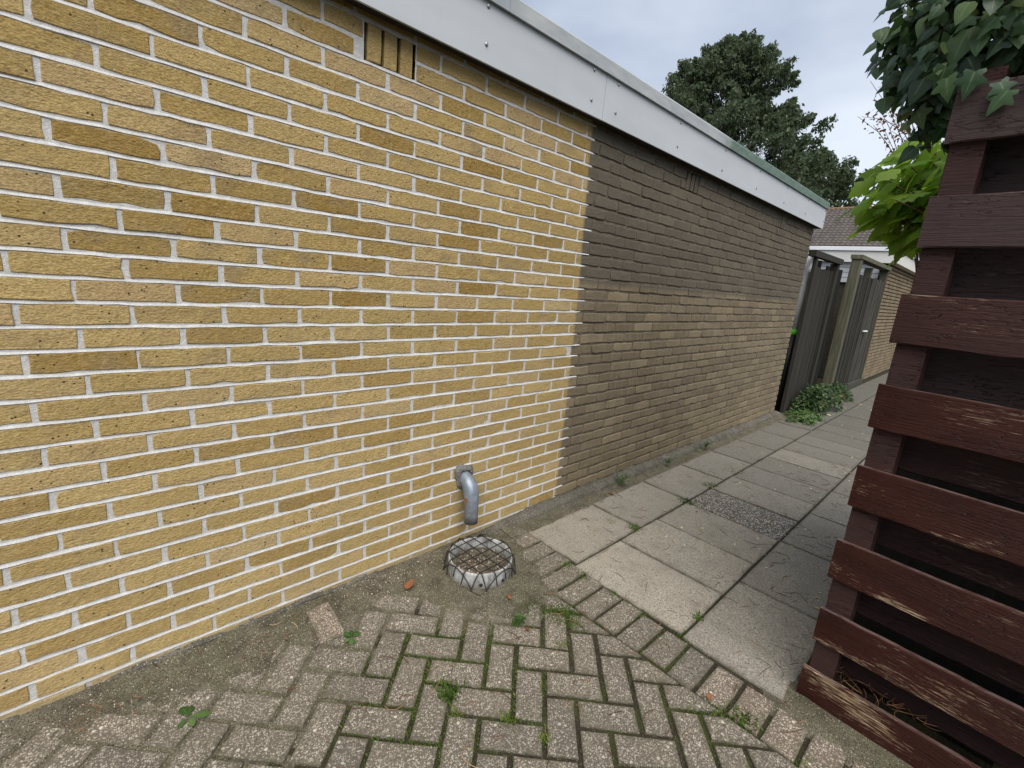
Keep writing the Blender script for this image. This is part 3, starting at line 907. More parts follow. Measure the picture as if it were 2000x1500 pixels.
bricks = []
JH = 0.0060
for r in range(-3, 33):
    z1, z0 = Zi(r) - JH, Zi(r + 1) + JH
    if z0 > 2.33: continue
    z1 = min(z1, 2.37)
    shift = (0.0 if r % 2 else 0.5) * MX + 0.0085 * (r - 15) * MX
    for k in range(-9, 30):
        a = k * MX + shift + 0.0062 + random.gauss(0, 0.0012)
        b = (k + 1) * MX + shift - 0.0062 + random.gauss(0, 0.0012)
        segs = [(a, b)]
        if r in (-1, 0):
            for (va, vb) in VENTS:
                ns = []
                for (p, q) in segs:
                    if q < va - 0.004 or p > vb + 0.004: ns.append((p, q)); continue
                    if p < va - 0.03: ns.append((p, va - 0.004))
                    if q > vb + 0.03: ns.append((vb + 0.004, q))
                segs = ns
        for (p, q) in segs:
            p, q = max(p, -1.68), min(q, X_END)
            if q - p < 0.02: continue
            if (p + q) / 2 > 2.2: p -= 0.0022; q += 0.0022
            bricks.append((p, q, z0 + random.gauss(0, 0.0006), z1 + random.gauss(0, 0.0006), (p + q) / 2 > edge_x(z0)))
for (va, vb) in VENTS:                                     # three upright bricks between four slots
    bw = (vb - va - 4 * 0.0125) / 3
    for k in range(3):
        xa = va + 0.0125 + k * (bw + 0.0125)
        bricks.append((xa, xa + bw, VZ0 + 0.001, VZ1 - 0.002, va > 2))
def screen_area(b):
    ps = [project((x, 0, z)) for x, z in ((b[0], b[2]), (b[1], b[2]), (b[1], b[3]), (b[0], b[3]))]
    if any(p is None for p in ps): return 0
    c = (sum(p[0] for p in ps) / 4, sum(p[1] for p in ps) / 4)
    if not (-60 < c[0] < 2060 and -30 < c[1] < 1530): return 0
    return parea(ps)
order = sorted(range(len(bricks)), key=lambda i: -screen_area(bricks[i]))
single = set(order[:300])
rest = {k: MB() for k in BRICKS}
for i, b in enumerate(bricks):
    V, F = brick_geom(*b)
    rr = random.random()
    tone = random.betavariate(1.7, 1.7)
    if rr < 0.08: tone = random.uniform(0, 0.06)
    rnd = (tone, random.random(), random.random())
    mode = 'clean' if b[1] < 2.06 else ('old' if b[0] > 2.24 else 'edge')
    if i in single:
        obj('brick', V, F, BRICKS[mode], wall, rnd)
    else:
        rest[mode].addm(V, F, rnd)
tag(rest['clean'].build('bricks', BRICKS['clean'], wall), 'smaller-looking yellow cleaned bricks of the wall', kind='stuff')
tag(rest['edge'].build('bricks', BRICKS['edge'], wall), 'half-cleaned bricks where yellow turns brown', kind='stuff')
tag(rest['old'].build('bricks', BRICKS['old'], wall), 'brown unwashed bricks of the far half', kind='stuff')

# concrete footing lip along the wall
Vf, Ff = [], []
xs = np.linspace(1.46, X_END + 0.02, 260)
prof = [(0.004, 0.044), (-0.012, 0.052), (-0.045, 0.047), (-0.066, 0.034), (-0.075, 0.012), (-0.078, -0.03)]
for x in xs:
    f = min(1.0, (x - 1.46) / 0.5)
    for q, (y, z) in enumerate(prof):
        nz = 0.004 * hnoise(x * 2.1, q * 0.9) + random.gauss(0, 0.0022)
        Vf.append((x, y * (0.5 + 0.5 * f) + 0.004 * hnoise(x * 1.4 + q, 0.3) * (q > 0), (z * f + (1 - f) * 0.006 + nz) if q < 5 else -0.03))
n = len(prof)
for k in range(len(xs) - 1):
    for q in range(n - 1):
        Ff.append((k * n + q, k * n + q + 1, (k + 1) * n + q + 1, (k + 1) * n + q))
obj('footing', Vf, Ff, CONCRETE, building, smooth=True)
# broken cement fillet at the foot of the yellow bricks
Vf, Ff = [], []
xs = np.linspace(-1.6, 1.75, 170)
hgt = 0.012
for x in xs:
    hgt = min(0.026, max(0.004, hgt + random.gauss(0, 0.0032)))
    d = 0.010 + 0.006 * abs(hnoise(x * 2, 0.1)) * 0.5
    for y, z in ((0.004, hgt + 0.006), (-d * 0.5, hgt), (-d, hgt - 0.006 + random.gauss(0, 0.001)), (-d * 0.92, -0.02)):
        Vf.append((x, y, z))
for k in range(len(xs) - 1):
    for q in range(3):
        Ff.append((k * 4 + q, k * 4 + q + 1, k * 4 + 5 + q, k * 4 + 4 + q))
obj('cement_fillet', Vf, Ff, CONCRETE, building)

# flat roof, fascia, metal edge
FY = -0.070
roof = empty('roof', (2.2, 2.0, 2.3)); roof.parent = building
roof.matrix_parent_inverse = world_of(building).inverted()
def rpart(name, a, b, mat, bev=0.0, parent=roof, label=None):
    V, F = box(a, b, bev)
    o = obj(name, V, F, mat, parent)
    if label: o['label'] = label
    return o
rpart('roof_deck', (-1.75, -0.045, 2.42), (X_END + 0.04, 4.0, 2.50), BITUMEN)
rpart('soffit_batten', (-1.75, FY + 0.014, 2.270), (X_END + 0.05, 0.020, 2.30), DARKWOOD)
rpart('soffit_batten', (-1.75, -0.040, 2.300), (X_END + 0.03, 0.020, 2.42), DARKWOOD)
fas = [rpart('fascia_panel', (-1.75, FY, 2.2565), (2.1270, FY + 0.010, 2.488), PANEL, 0.001, label='near white fascia panel'),
       rpart('fascia_panel', (2.1300, FY, 2.2575), (6.443, FY + 0.010, 2.488), PANEL, 0.001, label='far white fascia panel'),
       rpart('fascia_panel', (6.433, FY + 0.012, 2.258), (6.443, 4.0, 2.488), PANEL, 0.001, label='fascia panel round the corner')]
prof = [(FY - 0.004, 2.474), (FY - 0.016, 2.474), (FY - 0.016, 2.534), (FY - 0.008, 2.544), (0.10, 2.546), (0.10, 2.50), (FY - 0.004, 2.50)]
def extrude_x(prof, x0, x1):
    n = len(prof)
    V = [(x0, y, z) for y, z in prof] + [(x1, y, z) for y, z in prof]
    F = [(i, (i + 1) % n, n + (i + 1) % n, n + i) for i in range(n)] + [tuple(range(n - 1, -1, -1)), tuple(range(n, 2 * n))]
    return V, F
for a, b in ((-1.75, 1.418), (1.4195, 3.86), (3.8615, 6.462)):
    V, F = extrude_x(prof, a, b)
    obj('roof_edge_trim', V, F, TRIM, roof)
V, F = box((6.4635, -0.04, 2.474), (6.475, 4.0, 2.544)); obj('roof_edge_trim', V, F, TRIM, roof)
for k, (x, z) in enumerate([(0.62, 2.458), (0.62, 2.324), (1.318, 2.458), (1.320, 2.324), (2.019, 2.460), (2.022, 2.324), (2.234, 2.459), (2.236, 2.323), (2.932, 2.457), (2.932, 2.318),
              (3.63, 2.457), (3.62, 2.317), (4.332, 2.454), (4.315, 2.315), (5.055, 2.456), (5.026, 2.318), (5.735, 2.455), (5.717, 2.319), (6.41, 2.45), (6.40, 2.335)]):
    V, F = tube([(x, FY + 0.001, z), (x, FY - 0.003, z), (x, FY - 0.0055, z)], [0.0085, 0.0085, 0.004], 8)
    obj('screw', V, F, SCREW, fas[0] if x < 2.128 else fas[1])

# ================================================================== spout pipe
spout = tag(empty('drain_spout', (1.402, 0, 0.38)), 'grey metal spout pipe bent down out of the yellow wall', 'pipe')
pth = [(1.407, 0.02, 0.378), (1.407, -0.018, 0.374), (1.406, -0.040, 0.364), (1.405, -0.060, 0.345), (1.404, -0.073, 0.318), (1.403, -0.080, 0.285), (1.403, -0.084, 0.25), (1.402, -0.087, 0.20), (1.402, -0.090, 0.158)]
V, F = tube(pth, [0.035, 0.036, 0.038, 0.040, 0.040, 0.039, 0.037, 0.036, 0.036], 20, caps=False)
nn = len(V)
V2, F2 = tube(pth[4:], [0.034] * 5, 20, caps=False)
V += V2
F += [tuple(i + nn for i in f[::-1]) for f in F2]
last, last2 = 8 * 20, nn + 4 * 20
F += [(last + j, last + (j + 1) % 20, last2 + (j + 1) % 20, last2 + j) for j in range(20)]
obj('pipe', V, F, ZINC, spout, smooth=True)
Vc, Fc = [], []
nc = 22
for rr_, yy in ((0.060, 0.003), (0.057, -0.007), (0.047, -0.015), (0.035, -0.018)):
    for j in range(nc):
        a = 2 * math.pi * j / nc
        w = 1 + 0.16 * math.sin(3 * a + 0.6) + random.gauss(0, 0.05)
        Vc.append((1.403 + rr_ * w * math.cos(a), yy + random.gauss(0, 0.001), 0.385 + rr_ * w * 1.12 * math.sin(a)))
for k in range(3):
    for j in range(nc):
        Fc.append((k * nc + j, (k + 1) * nc + j, (k + 1) * nc + (j + 1) % nc, k * nc + (j + 1) % nc))
obj('cement_collar', Vc, Fc, COLLAR, spout)

# ================================================================== drain pot with wire guard
PCX, PCY, PR = 1.333, -0.262, 0.156
pot = tag(empty('drain_pot', (PCX, PCY, 0)), 'round white drain pot half full of grit under a bent wire grid', 'drain')
Vp, Fp = [], []
npot = 56
rings = [(PR + 0.001, -0.03), (PR + 0.002, 0.03), (PR + 0.001, 0.078), (PR - 0.002, 0.088), (PR - 0.005, 0.089), (PR - 0.007, 0.085), (PR - 0.008, 0.05), (PR - 0.009, 0.01)]
for rr_, z in rings:
    for j in range(npot):
        a = 2 * math.pi * j / npot
        w = 1 + 0.012 * math.sin(2 * a + 1)
        Vp.append((PCX + rr_ * w * math.cos(a), PCY + rr_ * w * math.sin(a), z + 0.002 * math.sin(a * 3)))
for k in range(len(rings) - 1):
    for j in range(npot):
        Fp.append((k * npot + j, k * npot + (j + 1) % npot, (k + 1) * npot + (j + 1) % npot, (k + 1) * npot + j))
obj('rim', Vp, Fp, POT, pot, smooth=True)
Vs, Fs = [(PCX, PCY, 0.036)], []
for q, rr_ in enumerate((0.05, 0.1, PR - 0.0125)):
    for j in range(24):
        a = 2 * math.pi * j / 24
        Vs.append((PCX + rr_ * math.cos(a), PCY + rr_ * math.sin(a), 0.034 + 0.004 * hnoise(math.cos(a) * rr_ * 9, math.sin(a) * rr_ * 9)))
for j in range(24):
    Fs.append((0, 1 + j, 1 + (j + 1) % 24))
    for q in range(2):
        Fs.append((1 + q * 24 + j, 1 + (q + 1) * 24 + j, 1 + (q + 1) * 24 + (j + 1) % 24, 1 + q * 24 + (j + 1) % 24))
obj('soil_fill', Vs, Fs, SAND, pot)
def pebble_template():
    t = (1 + 5 ** 0.5) / 2
    V = [(-1, t, 0), (1, t, 0), (-1, -t, 0), (1, -t, 0), (0, -1, t), (0, 1, t), (0, -1, -t), (0, 1, -t), (t, 0, -1), (t, 0, 1), (-t, 0, -1), (-t, 0, 1)]
    F = [(0, 11, 5), (0, 5, 1), (0, 1, 7), (0, 7, 10), (0, 10, 11), (1, 5, 9), (5, 11, 4), (11, 10, 2), (10, 7, 6), (7, 1, 8), (3, 9, 4), (3, 4, 2), (3, 2, 6), (3, 6, 8), (3, 8, 9), (4, 9, 5), (2, 4, 11), (6, 2, 10), (8, 6, 7), (9, 8, 1)]
    return (np.array(V) / 1.9).tolist(), F
PT, PF = pebble_template()
def scatter_pebbles(name, pts, smin, smax, parent=None):
    mats, a0 = [], []
    for p in pts:
        s = random.uniform(smin, smax) * (1.6 if random.random() < 0.12 else 1)
        mt = Matrix.LocRotScale(Vector(p), Matrix.Rotation(random.uniform(0, 6.3), 3, 'Z').to_euler(), Vector((s, s * random.uniform(0.6, 1), s * random.uniform(0.4, 0.8))))
        mats.append(np.array(mt)); a0.append(random.random())
    V, F, A = instanced(PT, PF, mats, a0)
    return obj(name, V, F, PEBBLE, parent, A, True)
pp = []
for _ in range(420):
    a, rr_ = random.uniform(0, 6.283), (PR - 0.018) * math.sqrt(random.random())
    if random.random() < 0.35: a, rr_ = random.uniform(1.9, 3.9), rr_ * 0.8
    pp.append((PCX + rr_ * math.cos(a), PCY + rr_ * math.sin(a), 0.038))
tag(scatter_pebbles('grit', pp, 0.0030, 0.0065, pot), kind='stuff')
# wire grid: bars laid over the rim, ends bent down outside it
def wire_z(x, y):
    d = math.hypot(x - PCX, y - PCY)
    if d < 0.163: return 0.0935
    return max(0.006, 0.0935 - (d - 0.163) * 2.2)
def wire_xy(x, y):
    d = math.hypot(x - PCX, y - PCY)
    if d <= 0.163: return x, y
    k = (0.163 + (d - 0.163) * 0.42) / d
    return PCX + (x - PCX) * k, PCY + (y - PCY) * k
rot = R(4)
for axis in (0, 1):
    for q in range(7):
        off = -0.165 + q * 0.055
        pts = []
        for k in range(29):
            s = -0.185 + 0.37 * k / 28
            lx, ly = (s, off) if axis == 0 else (off, s)
            x = PCX + lx * math.cos(rot) - ly * math.sin(rot)
            y = PCY + lx * math.sin(rot) + ly * math.cos(rot)
            z = wire_z(x, y) + (0.0030 if axis else 0.0)
            sag = 0.004 * math.sin((lx + 0.1) * 14) * math.sin(ly * 12)
            wx, wy = wire_xy(x, y)
            if wy > -0.015: wy = -0.015
            pts.append((wx, wy, z + (sag if z > 0.09 else 0)))
        V, F = tube(pts, 0.0026, 6)
        obj('wire', V, F, WIRE, pot, smooth=True)
for a in (4.05, 4.75, 5.45):
    x, y = PCX + (PR + 0.004) * math.cos(a), PCY + (PR + 0.004) * math.sin(a)
    V, F = tube([(x, y, 0.035), (x + 0.006 * math.cos(a), y + 0.006 * math.sin(a), 0.035)], [0.009, 0.006], 8)
    obj('bolt', V, F, WIRE, pot)

# ================================================================== brown slatted fence
fd = Vector((-0.058, -0.998, 0)).normalized(); fn = Vector((-0.998, 0.058, 0)).normalized(); F0 = Vector((1.803, -1.533, 0))
def FP(u, w, z): return tuple(F0 + fd * u + fn * w + Vector((0, 0, z)))
fence = tag(empty('slatted_fence', (1.8, -1.54, 0)), 'dark brown painted fence of staggered horizontal boards with peeling paint', 'fence')
def board(name, u0, u1, w0, w1, z0, z1, wear, seed, mat=FENCE, amp=0.0015, ang=0.0):
    rs = random.Random(seed)
    n = max(4, int((u1 - u0) / 0.06))
    b = 0.0035
    V, F = [], []
    zc, zw = 0.0, 0.0
    for k in range(n + 1):
        u = u0 + (u1 - u0) * k / n
        e = b if k in (0, n) else 0.0
        zt = rs.gauss(0, amp * 0.6); zb = rs.gauss(0, amp * 0.6)
        bow = 0.003 * math.sin(u * 2.0 + seed)
        dz = ang * (u - u0)
        sec = [(w1 - e, z0 + b + zb), (w1 - b, z0 + zb), (w0 + b, z0 + zb), (w0, z0 + b + zb), (w0, z1 - b + zt), (w0 + b, z1 + zt), (w1 - b, z1 + zt), (w1 - e, z1 - b + zt)]
        for w, z in sec: V.append(FP(u, w + bow * 0.5, z + dz))
    for k in range(n):
        for j in range(8):
            F.append((k * 8 + j, k * 8 + (j + 1) % 8, k * 8 + 8 + (j + 1) % 8, k * 8 + 8 + j))
    F.append(tuple(range(7, -1, -1))); F.append(tuple(range(n * 8, n * 8 + 8)))
    r0 = rs.random()
    A = np.array([(r0, wear, 1.0 if j in (5, 6) else 0.0) for k in range(n + 1) for j in range(8)])
    return obj(name, V, F, mat, fence, A)
slz = [(0.006, 0.128), (0.247, 0.374), (0.497, 0.641), (0.769, 0.913), (1.044, 1.185), (1.316, 1.463), (1.598, 1.740), (1.879, 2.022)]
wears = [0.70, 0.70, 0.62, 0.55, 0.48, 0.42, 0.36, 0.32]
for k, (za, zb) in enumerate(slz):
    o = board('slat', (-0.002, 0.004, -0.001, 0.002, 0.0, -0.003, 0.002, 0.0)[k], 2.6, -0.021, 0.0, za, zb, wears[k], 10 + k, ang=(0.012 if k == 0 else 0.0))
    if k == 0: o['label'] = 'lowest board, its paint worn through to bare pale wood'
    if k == 7: o['label'] = 'topmost board under the ivy'
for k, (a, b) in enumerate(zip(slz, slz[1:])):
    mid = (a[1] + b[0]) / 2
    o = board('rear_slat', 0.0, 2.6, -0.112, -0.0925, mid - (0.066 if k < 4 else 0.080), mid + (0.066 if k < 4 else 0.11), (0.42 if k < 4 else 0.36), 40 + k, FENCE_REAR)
for u in (0.014, 1.75):
    V = [FP(uu, w, z) for z in (-0.05, 2.06) for (uu, w) in ((u, -0.0215), (u + 0.074, -0.0215), (u + 0.074, -0.092), (u, -0.092))]
    F = [(0, 3, 2, 1), (4, 5, 6, 7), (0, 1, 5, 4), (1, 2, 6, 5), (2, 3, 7, 6), (3, 0, 4, 7)]
    obj('post', V, F, FENCE, fence, (0.3 + u * 0.2, 0.40, 0))
# sandy fillet of old concrete under the fence
Vk, Fk = [], []
us = np.linspace(-0.10, 2.6, 60)
for u in us:
    for q, (w, z) in enumerate(((0.155, -0.012), (0.10, 0.004), (0.04, 0.011), (-0.05, 0.014), (-0.16, -0.01))):
        f = min(1, max(0.0, (u + 0.10) / 0.12))
        Vk.append(FP(u, w + 0.012 * hnoise(u * 1.3, q), -0.014 + (z + 0.014) * f + 0.002 * hnoise(u * 3, q * 1.7)))
for k in range(len(us) - 1):
    for q in range(4): Fk.append((k * 5 + q, k * 5 + 5 + q, k * 5 + 6 + q, k * 5 + q + 1))
tag(obj('sand_fillet', Vk, Fk, SAND, smooth=True), 'strip of sand and cement under the brown fence', kind='structure')

# ================================================================== leaves
def leaf_template(half, droop=0.22, fold=0.22):
    """half: outline points (x, y>=0) from base to tip; two-sided fan folded along the midrib"""
    mid = [0.0, 0.35, 0.7, 1.0]
    pts, c = [], []
    def z(x, y): return -droop * x * x - fold * abs(y) * (0.9 - 0.8 * abs(y)) + 0.04 * math.sin(9 * x) * abs(y)
    spine = [(x, 0.0) for x in mid[:-1]]
    up = [(x, y) for x, y in half]
    V = [(x, y, z(x, y)) for x, y in spine]
    c = [1.0] * len(V)
    iu = []
    for x, y in up:
        iu.append(len(V)); V.append((x, y, z(x, y))); c.append(0.0)
    idn = []
    for x, y in up:
        idn.append(len(V)); V.append((x, -y, z(x, y))); c.append(0.0)
    tip = len(V); V.append((1.0, 0, z(1, 0))); c.append(0.6)
    F = []
    for idx, flip in ((iu, False), (idn, True)):
        chain = idx + [tip]
        seq = [(0, chain[0])]
        # fan against the nearest spine vertex
        for a, b in zip(chain, chain[1:]):
            xm = (V[a][0] + V[b][0]) / 2
            s = 0 if xm < 0.26 else (1 if xm < 0.6 else 2)
            sa = 0 if V[a][0] < 0.2 and s == 0 else s
            F.append((s, a, b) if not flip else (s, b, a))
        prev = None
        for a, b in zip(chain, chain[1:]):
            xm = (V[a][0] + V[b][0]) / 2
            s = 0 if xm < 0.26 else (1 if xm < 0.6 else 2)
            if prev is not None and s != prev:
                F.append((prev, a, s) if not flip else (prev, s, a))
            prev = s
    return V, F, c
IVY_T = leaf_template([(-0.07, 0.10), (-0.15, 0.30), (-0.04, 0.36), (0.12, 0.27), (0.30, 0.50), (0.40, 0.54), (0.44, 0.38), (0.47, 0.24), (0.64, 0.18), (0.84, 0.08)], 0.22, 0.20)
IVY_T2 = leaf_template([(-0.06, 0.20), (0.08, 0.40), (0.30, 0.42), (0.52, 0.33), (0.78, 0.17)], 0.30, 0.18)
LIME_T = leaf_template([(0.02, 0.05), (0.14, 0.13), (0.26, 0.20), (0.33, 0.15), (0.42, 0.25), (0.55, 0.30), (0.62, 0.20), (0.72, 0.22), (0.80, 0.13), (0.92, 0.06)], 0.30, 0.35)
WEED_T = leaf_template([(0.05, 0.05), (0.25, 0.09), (0.45, 0.24), (0.72, 0.26), (0.92, 0.13)], 0.35, 0.25)
SMALL_T = leaf_template([(0.10, 0.16), (0.35, 0.30), (0.65, 0.24)], 0.25, 0.2)
def leaf_mesh(name, T, mat):
    me = bpy.data.meshes.new(name)
    me.from_pydata([tuple(v) for v in T[0]], [], T[1])
    me.materials.append(mat)
    A = np.zeros((len(T[0]), 3)); A[:, 0] = 0.0; A[:, 1] = 0.5; A[:, 2] = T[2]
    set_rnd(me, A)
    me.polygons.foreach_set('use_smooth', [True] * len(me.polygons))
    me.update()
    return me
def leaves_joined(name, T, mat, mats, parent=None):
    V, F, A = instanced(T[0], T[1], [np.array(q) for q in mats], [random.random() for _ in mats], T[2])
    loops = [i for f in F for i in f]
    return big_mesh(name, V, loops, [len(f) for f in F], mat, A, parent, True)
def to_cam(p):
    return (Vector(CAM_C.tolist()) - Vector(p)).normalized()

# ---- ivy over the fence top
ivy = tag(empty('ivy', (2.0, -1.75, 0)), 'dark green ivy hanging over the top of the brown fence', 'ivy')
lobes = [((1.94, -1.72, 2.12), (0.10, 0.24, 0.12), 0.6), ((1.94, -2.05, 2.12), (0.10, 0.24, 0.12), 0.4), ((1.93, -1.52, 2.30), (0.20, 0.20, 0.26), 1.0), ((1.90, -1.80, 2.28), (0.22, 0.26, 0.25), 1.1), ((2.02, -1.38, 2.28), (0.16, 0.12, 0.20), 0.6), ((1.97, -1.48, 2.06), (0.08, 0.10, 0.16), 0.4),
         ((1.92, -2.15, 2.25), (0.22, 0.30, 0.25), 0.8), ((1.95, -1.55, 2.60), (0.25, 0.25, 0.2), 0.7), ((1.92, -1.95, 2.58), (0.25, 0.3, 0.2), 0.7)]
def ivy_points(n, shell=(0.75, 1.05)):
    out = []
    tot = sum(l[2] for l in lobes)
    for _ in range(n):
        r = random.uniform(0, tot)
        for c, rad, w in lobes:
            r -= w
            if r <= 0: break
        v = Vector((random.gauss(0, 1), random.gauss(0, 1), random.gauss(0, 1))).normalized()
        k = random.uniform(*shell)
        p = Vector((c[0] + v.x * rad[0] * k, c[1] + v.y * rad[1] * k, c[2] + v.z * rad[2] * k))
        out.append((p, v))
    return out
def ivy_ok(p):
    # keep leaves off the boards themselves (fence front at about x 1.80, top 2.02), but let them trail a little over the top board
    if p.z < 1.99 and p.y < -1.535: return False
    if p.z < 1.93 and p.x < 1.94: return False
    return True
mats = []
for p, v in ivy_points(3600, (0.15, 1.0)):
    if not ivy_ok(p): continue
    mats.append(frame(p, v + Vector((random.gauss(0, .5), random.gauss(0, .5), -0.9)), Vector((random.gauss(-0.4, .5), random.gauss(0, .5), 0.7)), random.uniform(0.025, 0.052), random.uniform(-0.9, 0.9)))
tag(leaves_joined('small_leaves', IVY_T2, IVY, mats, ivy), kind='stuff')
ivy_me = [leaf_mesh('leaf', IVY_T, IVY), leaf_mesh('leaf', IVY_T2, IVY)]
cnt = 0
for p, v in ivy_points(2400, (0.88, 1.10)):
    if cnt >= 290: break
    if not ivy_ok(p): continue
    tc = to_cam(p)
    if v.dot(tc) < -0.05: continue
    out = (v * 0.4 + tc * 0.5 + Vector((0, 0, 0.55)) + Vector((random.gauss(0, .3), random.gauss(0, .3), random.gauss(0, .2))))
    fwd = Vector((-0.25 + random.gauss(0, .35), 0.35 + random.gauss(0, .5), -0.95 + random.gauss(0, .3)))
    s = random.uniform(0.028, 0.055) if random.random() < 0.85 else random.uniform(0.055, 0.075)
    add('leaf', ivy_me[0] if random.random() < 0.6 else ivy_me[1], ivy, frame(p, fwd, out, s))
    cnt += 1
# a few leaves trailing down over the face of the top board
for (u, w, z, s, fx) in ((0.030, 0.022, 2.045, 0.068, -0.1), (0.085, 0.016, 2.010, 0.055, 0.5), (0.105, 0.018, 1.985, 0.062, -0.5), (0.165, 0.014, 2.020, 0.066, 0.3), (0.20, 0.02, 2.045, 0.064, -0.2), (0.27, 0.02, 2.02, 0.058, 0.2), (0.34, 0.03, 2.04, 0.062, 0.3), (0.45, 0.03, 2.03, 0.060, -0.3), (-0.03, 0.00, 2.05, 0.066, 0.2), (0.0, -0.02, 2.10, 0.07, 0.5)):
    p = Vector(FP(u, w, z))
    add('leaf', ivy_me[0], ivy, frame(p, Vector((-0.12, -fx, -0.9)), Vector((-1, random.gauss(0, .2), 0.35)), s))
for (x, y, z, s_, fy) in ((1.84, -1.46, 2.10, 0.10, 0.35), (1.83, -1.50, 2.085, 0.095, -0.1), (1.86, -1.43, 2.13, 0.085, 0.6), (1.82, -1.52, 2.17, 0.09, 0.2), (1.80, -1.60, 2.20, 0.085, -0.3)):
    add('leaf', ivy_me[1], ivy, frame((x, y, z), Vector((-0.2, fy, -0.75)), Vector((-0.75, 0.1, 0.65)), s_))
sm = MB()
for k in range(16):
    p, v = ivy_points(1, (0.3, 0.9))[0]
    pts = [p]
    d = Vector((random.gauss(-0.3, .4), random.gauss(0.2, .6), random.gauss(-0.4, .4))).normalized()
    for q in range(5):
        d = (d + Vector((random.gauss(0, .25), random.gauss(0, .25), random.gauss(0, .25)))).normalized()
        pts.append(pts[-1] + d * 0.05)
    if any((not ivy_ok(q)) or q.y > -1.40 for q in pts): continue
    V, F = tube(pts, [0.004 - 0.0005 * i for i in range(6)], 5)
    sm.addm(V, F)
for (u, y2) in ((0.02, 0.3), (0.5, 0.2), (1.1, 0.1)):
    V, F = tube([FP(u, -0.14, -0.05), FP(u + 0.05, -0.14, 0.7), FP(u, -0.145, 1.4), FP(u + 0.08, -0.14, 2.1), FP(u + 0.1, -0.12, 2.4)], [0.016, 0.014, 0.012, 0.010, 0.006], 6)
    sm.addm(V, F)
sm.build('stems', STEM, ivy)

# ---- added unseen box of dark boards that blacks out the fence gaps
gap_blocker = tag(empty('dark_gap_blocker', (2.9, -3.0, 0)), 'added black board box behind the brown fence to darken its gaps', 'gap_blocker')
zb = 0.0
while zb < 2.0:
    V, F = box((0, 0, zb), (1, 1, zb + 0.148))
    V = [FP(0.03 + 2.6 * x, -0.26 - 0.02 * y, z) for x, y, z in V]
    obj('board', V, F, BLACKGATE, gap_blocker, (random.random(), 0.5, 0))
    zb += 0.15
V = [FP(0.04 + 2.6 * x, -0.285 - 1.4 * y, 1.99 * z) for x, y, z in box((0, 0, 0), (1, 1, 1))[0]]
obj('gap_blocker_side', V, box((0, 0, 0), (1, 1, 1))[1], BLACKGATE, gap_blocker)
V = [FP(0.02 + 2.66 * x, -0.17 - 1.75 * y, 2.01 + 0.05 * z + 0.08 * y) for x, y, z in box((0, 0, 0), (1, 1, 1))[0]]
obj('roof', V, box((0, 0, 0), (1, 1, 1))[1], BITUMEN, gap_blocker)  # top of the added gap blocker

# ---- bright lime-green shrub beyond the fence end
shrub = tag(empty('lime_shrub', (2.85, -1.62, 0)), 'bright lime-green shrub with lobed leaves leaning out past the fence end', 'shrub')
lime_me = leaf_mesh('leaf', LIME_T, LIME)
branch = MB()
root = Vector((2.75, -1.95, -0.05))
leafp = []
for k in range(66):
    tip = Vector((2.66 + random.gauss(0, .12), random.uniform(-1.56, -1.28), random.uniform(1.74, 2.12)))
    if k > 56: tip = Vector((2.66 + random.gauss(0, .08), random.uniform(-1.50, -1.30), random.uniform(2.0, 2.16)))
    if k < 20: tip = Vector((2.62 + random.gauss(0, .08), random.uniform(-1.36, -1.24), random.uniform(1.80, 2.0)))
    midp = Vector((2.72 + random.gauss(0, .06), -1.70, 1.80))
    pts = []
    for q in range(9):
        t = q / 8
        pts.append(root * (1 - t) ** 2 + midp * 2 * t * (1 - t) + tip * t * t)
    V, F = tube(pts, [0.008 * (1 - 0.85 * q / 8) + 0.001 for q in range(9)], 5)
    branch.addm(V, F)
    for q in range(6):
        t = 0.74 + 0.26 * q / 5
        p = root * (1 - t) ** 2 + midp * 2 * t * (1 - t) + tip * t * t
        if p.z > 1.72: leafp.append((p, q))
branch.build('branches', STEM, shrub)
for _ in range(110):
    v = Vector((random.gauss(0, 1), random.gauss(0, 1), random.gauss(0, 1))).normalized() * random.uniform(0.4, 1.0)
    leafp.append((Vector((2.66 + v.x * 0.16, -1.40 + v.y * 0.17, 1.96 + v.z * 0.20)), 1))
for p, q in leafp:
    side = -1 if q % 2 else 1
    fwd = Vector((-0.30 + random.gauss(0, .35), 0.62 + random.gauss(0, .3), -0.42 + random.gauss(0, .28)))
    s = random.uniform(0.075, 0.125)
    p2 = p + Vector((random.gauss(0, .05), random.gauss(0, .03), random.gauss(0, .04)))
    if p2.y + fwd.normalized().y * s > -1.13: continue
    add('leaf', lime_me, shrub, frame(p2, fwd, Vector((-0.45 + random.gauss(0, .3), 0.1 + random.gauss(0, .3), 0.85)), s, random.gauss(0, .35)))

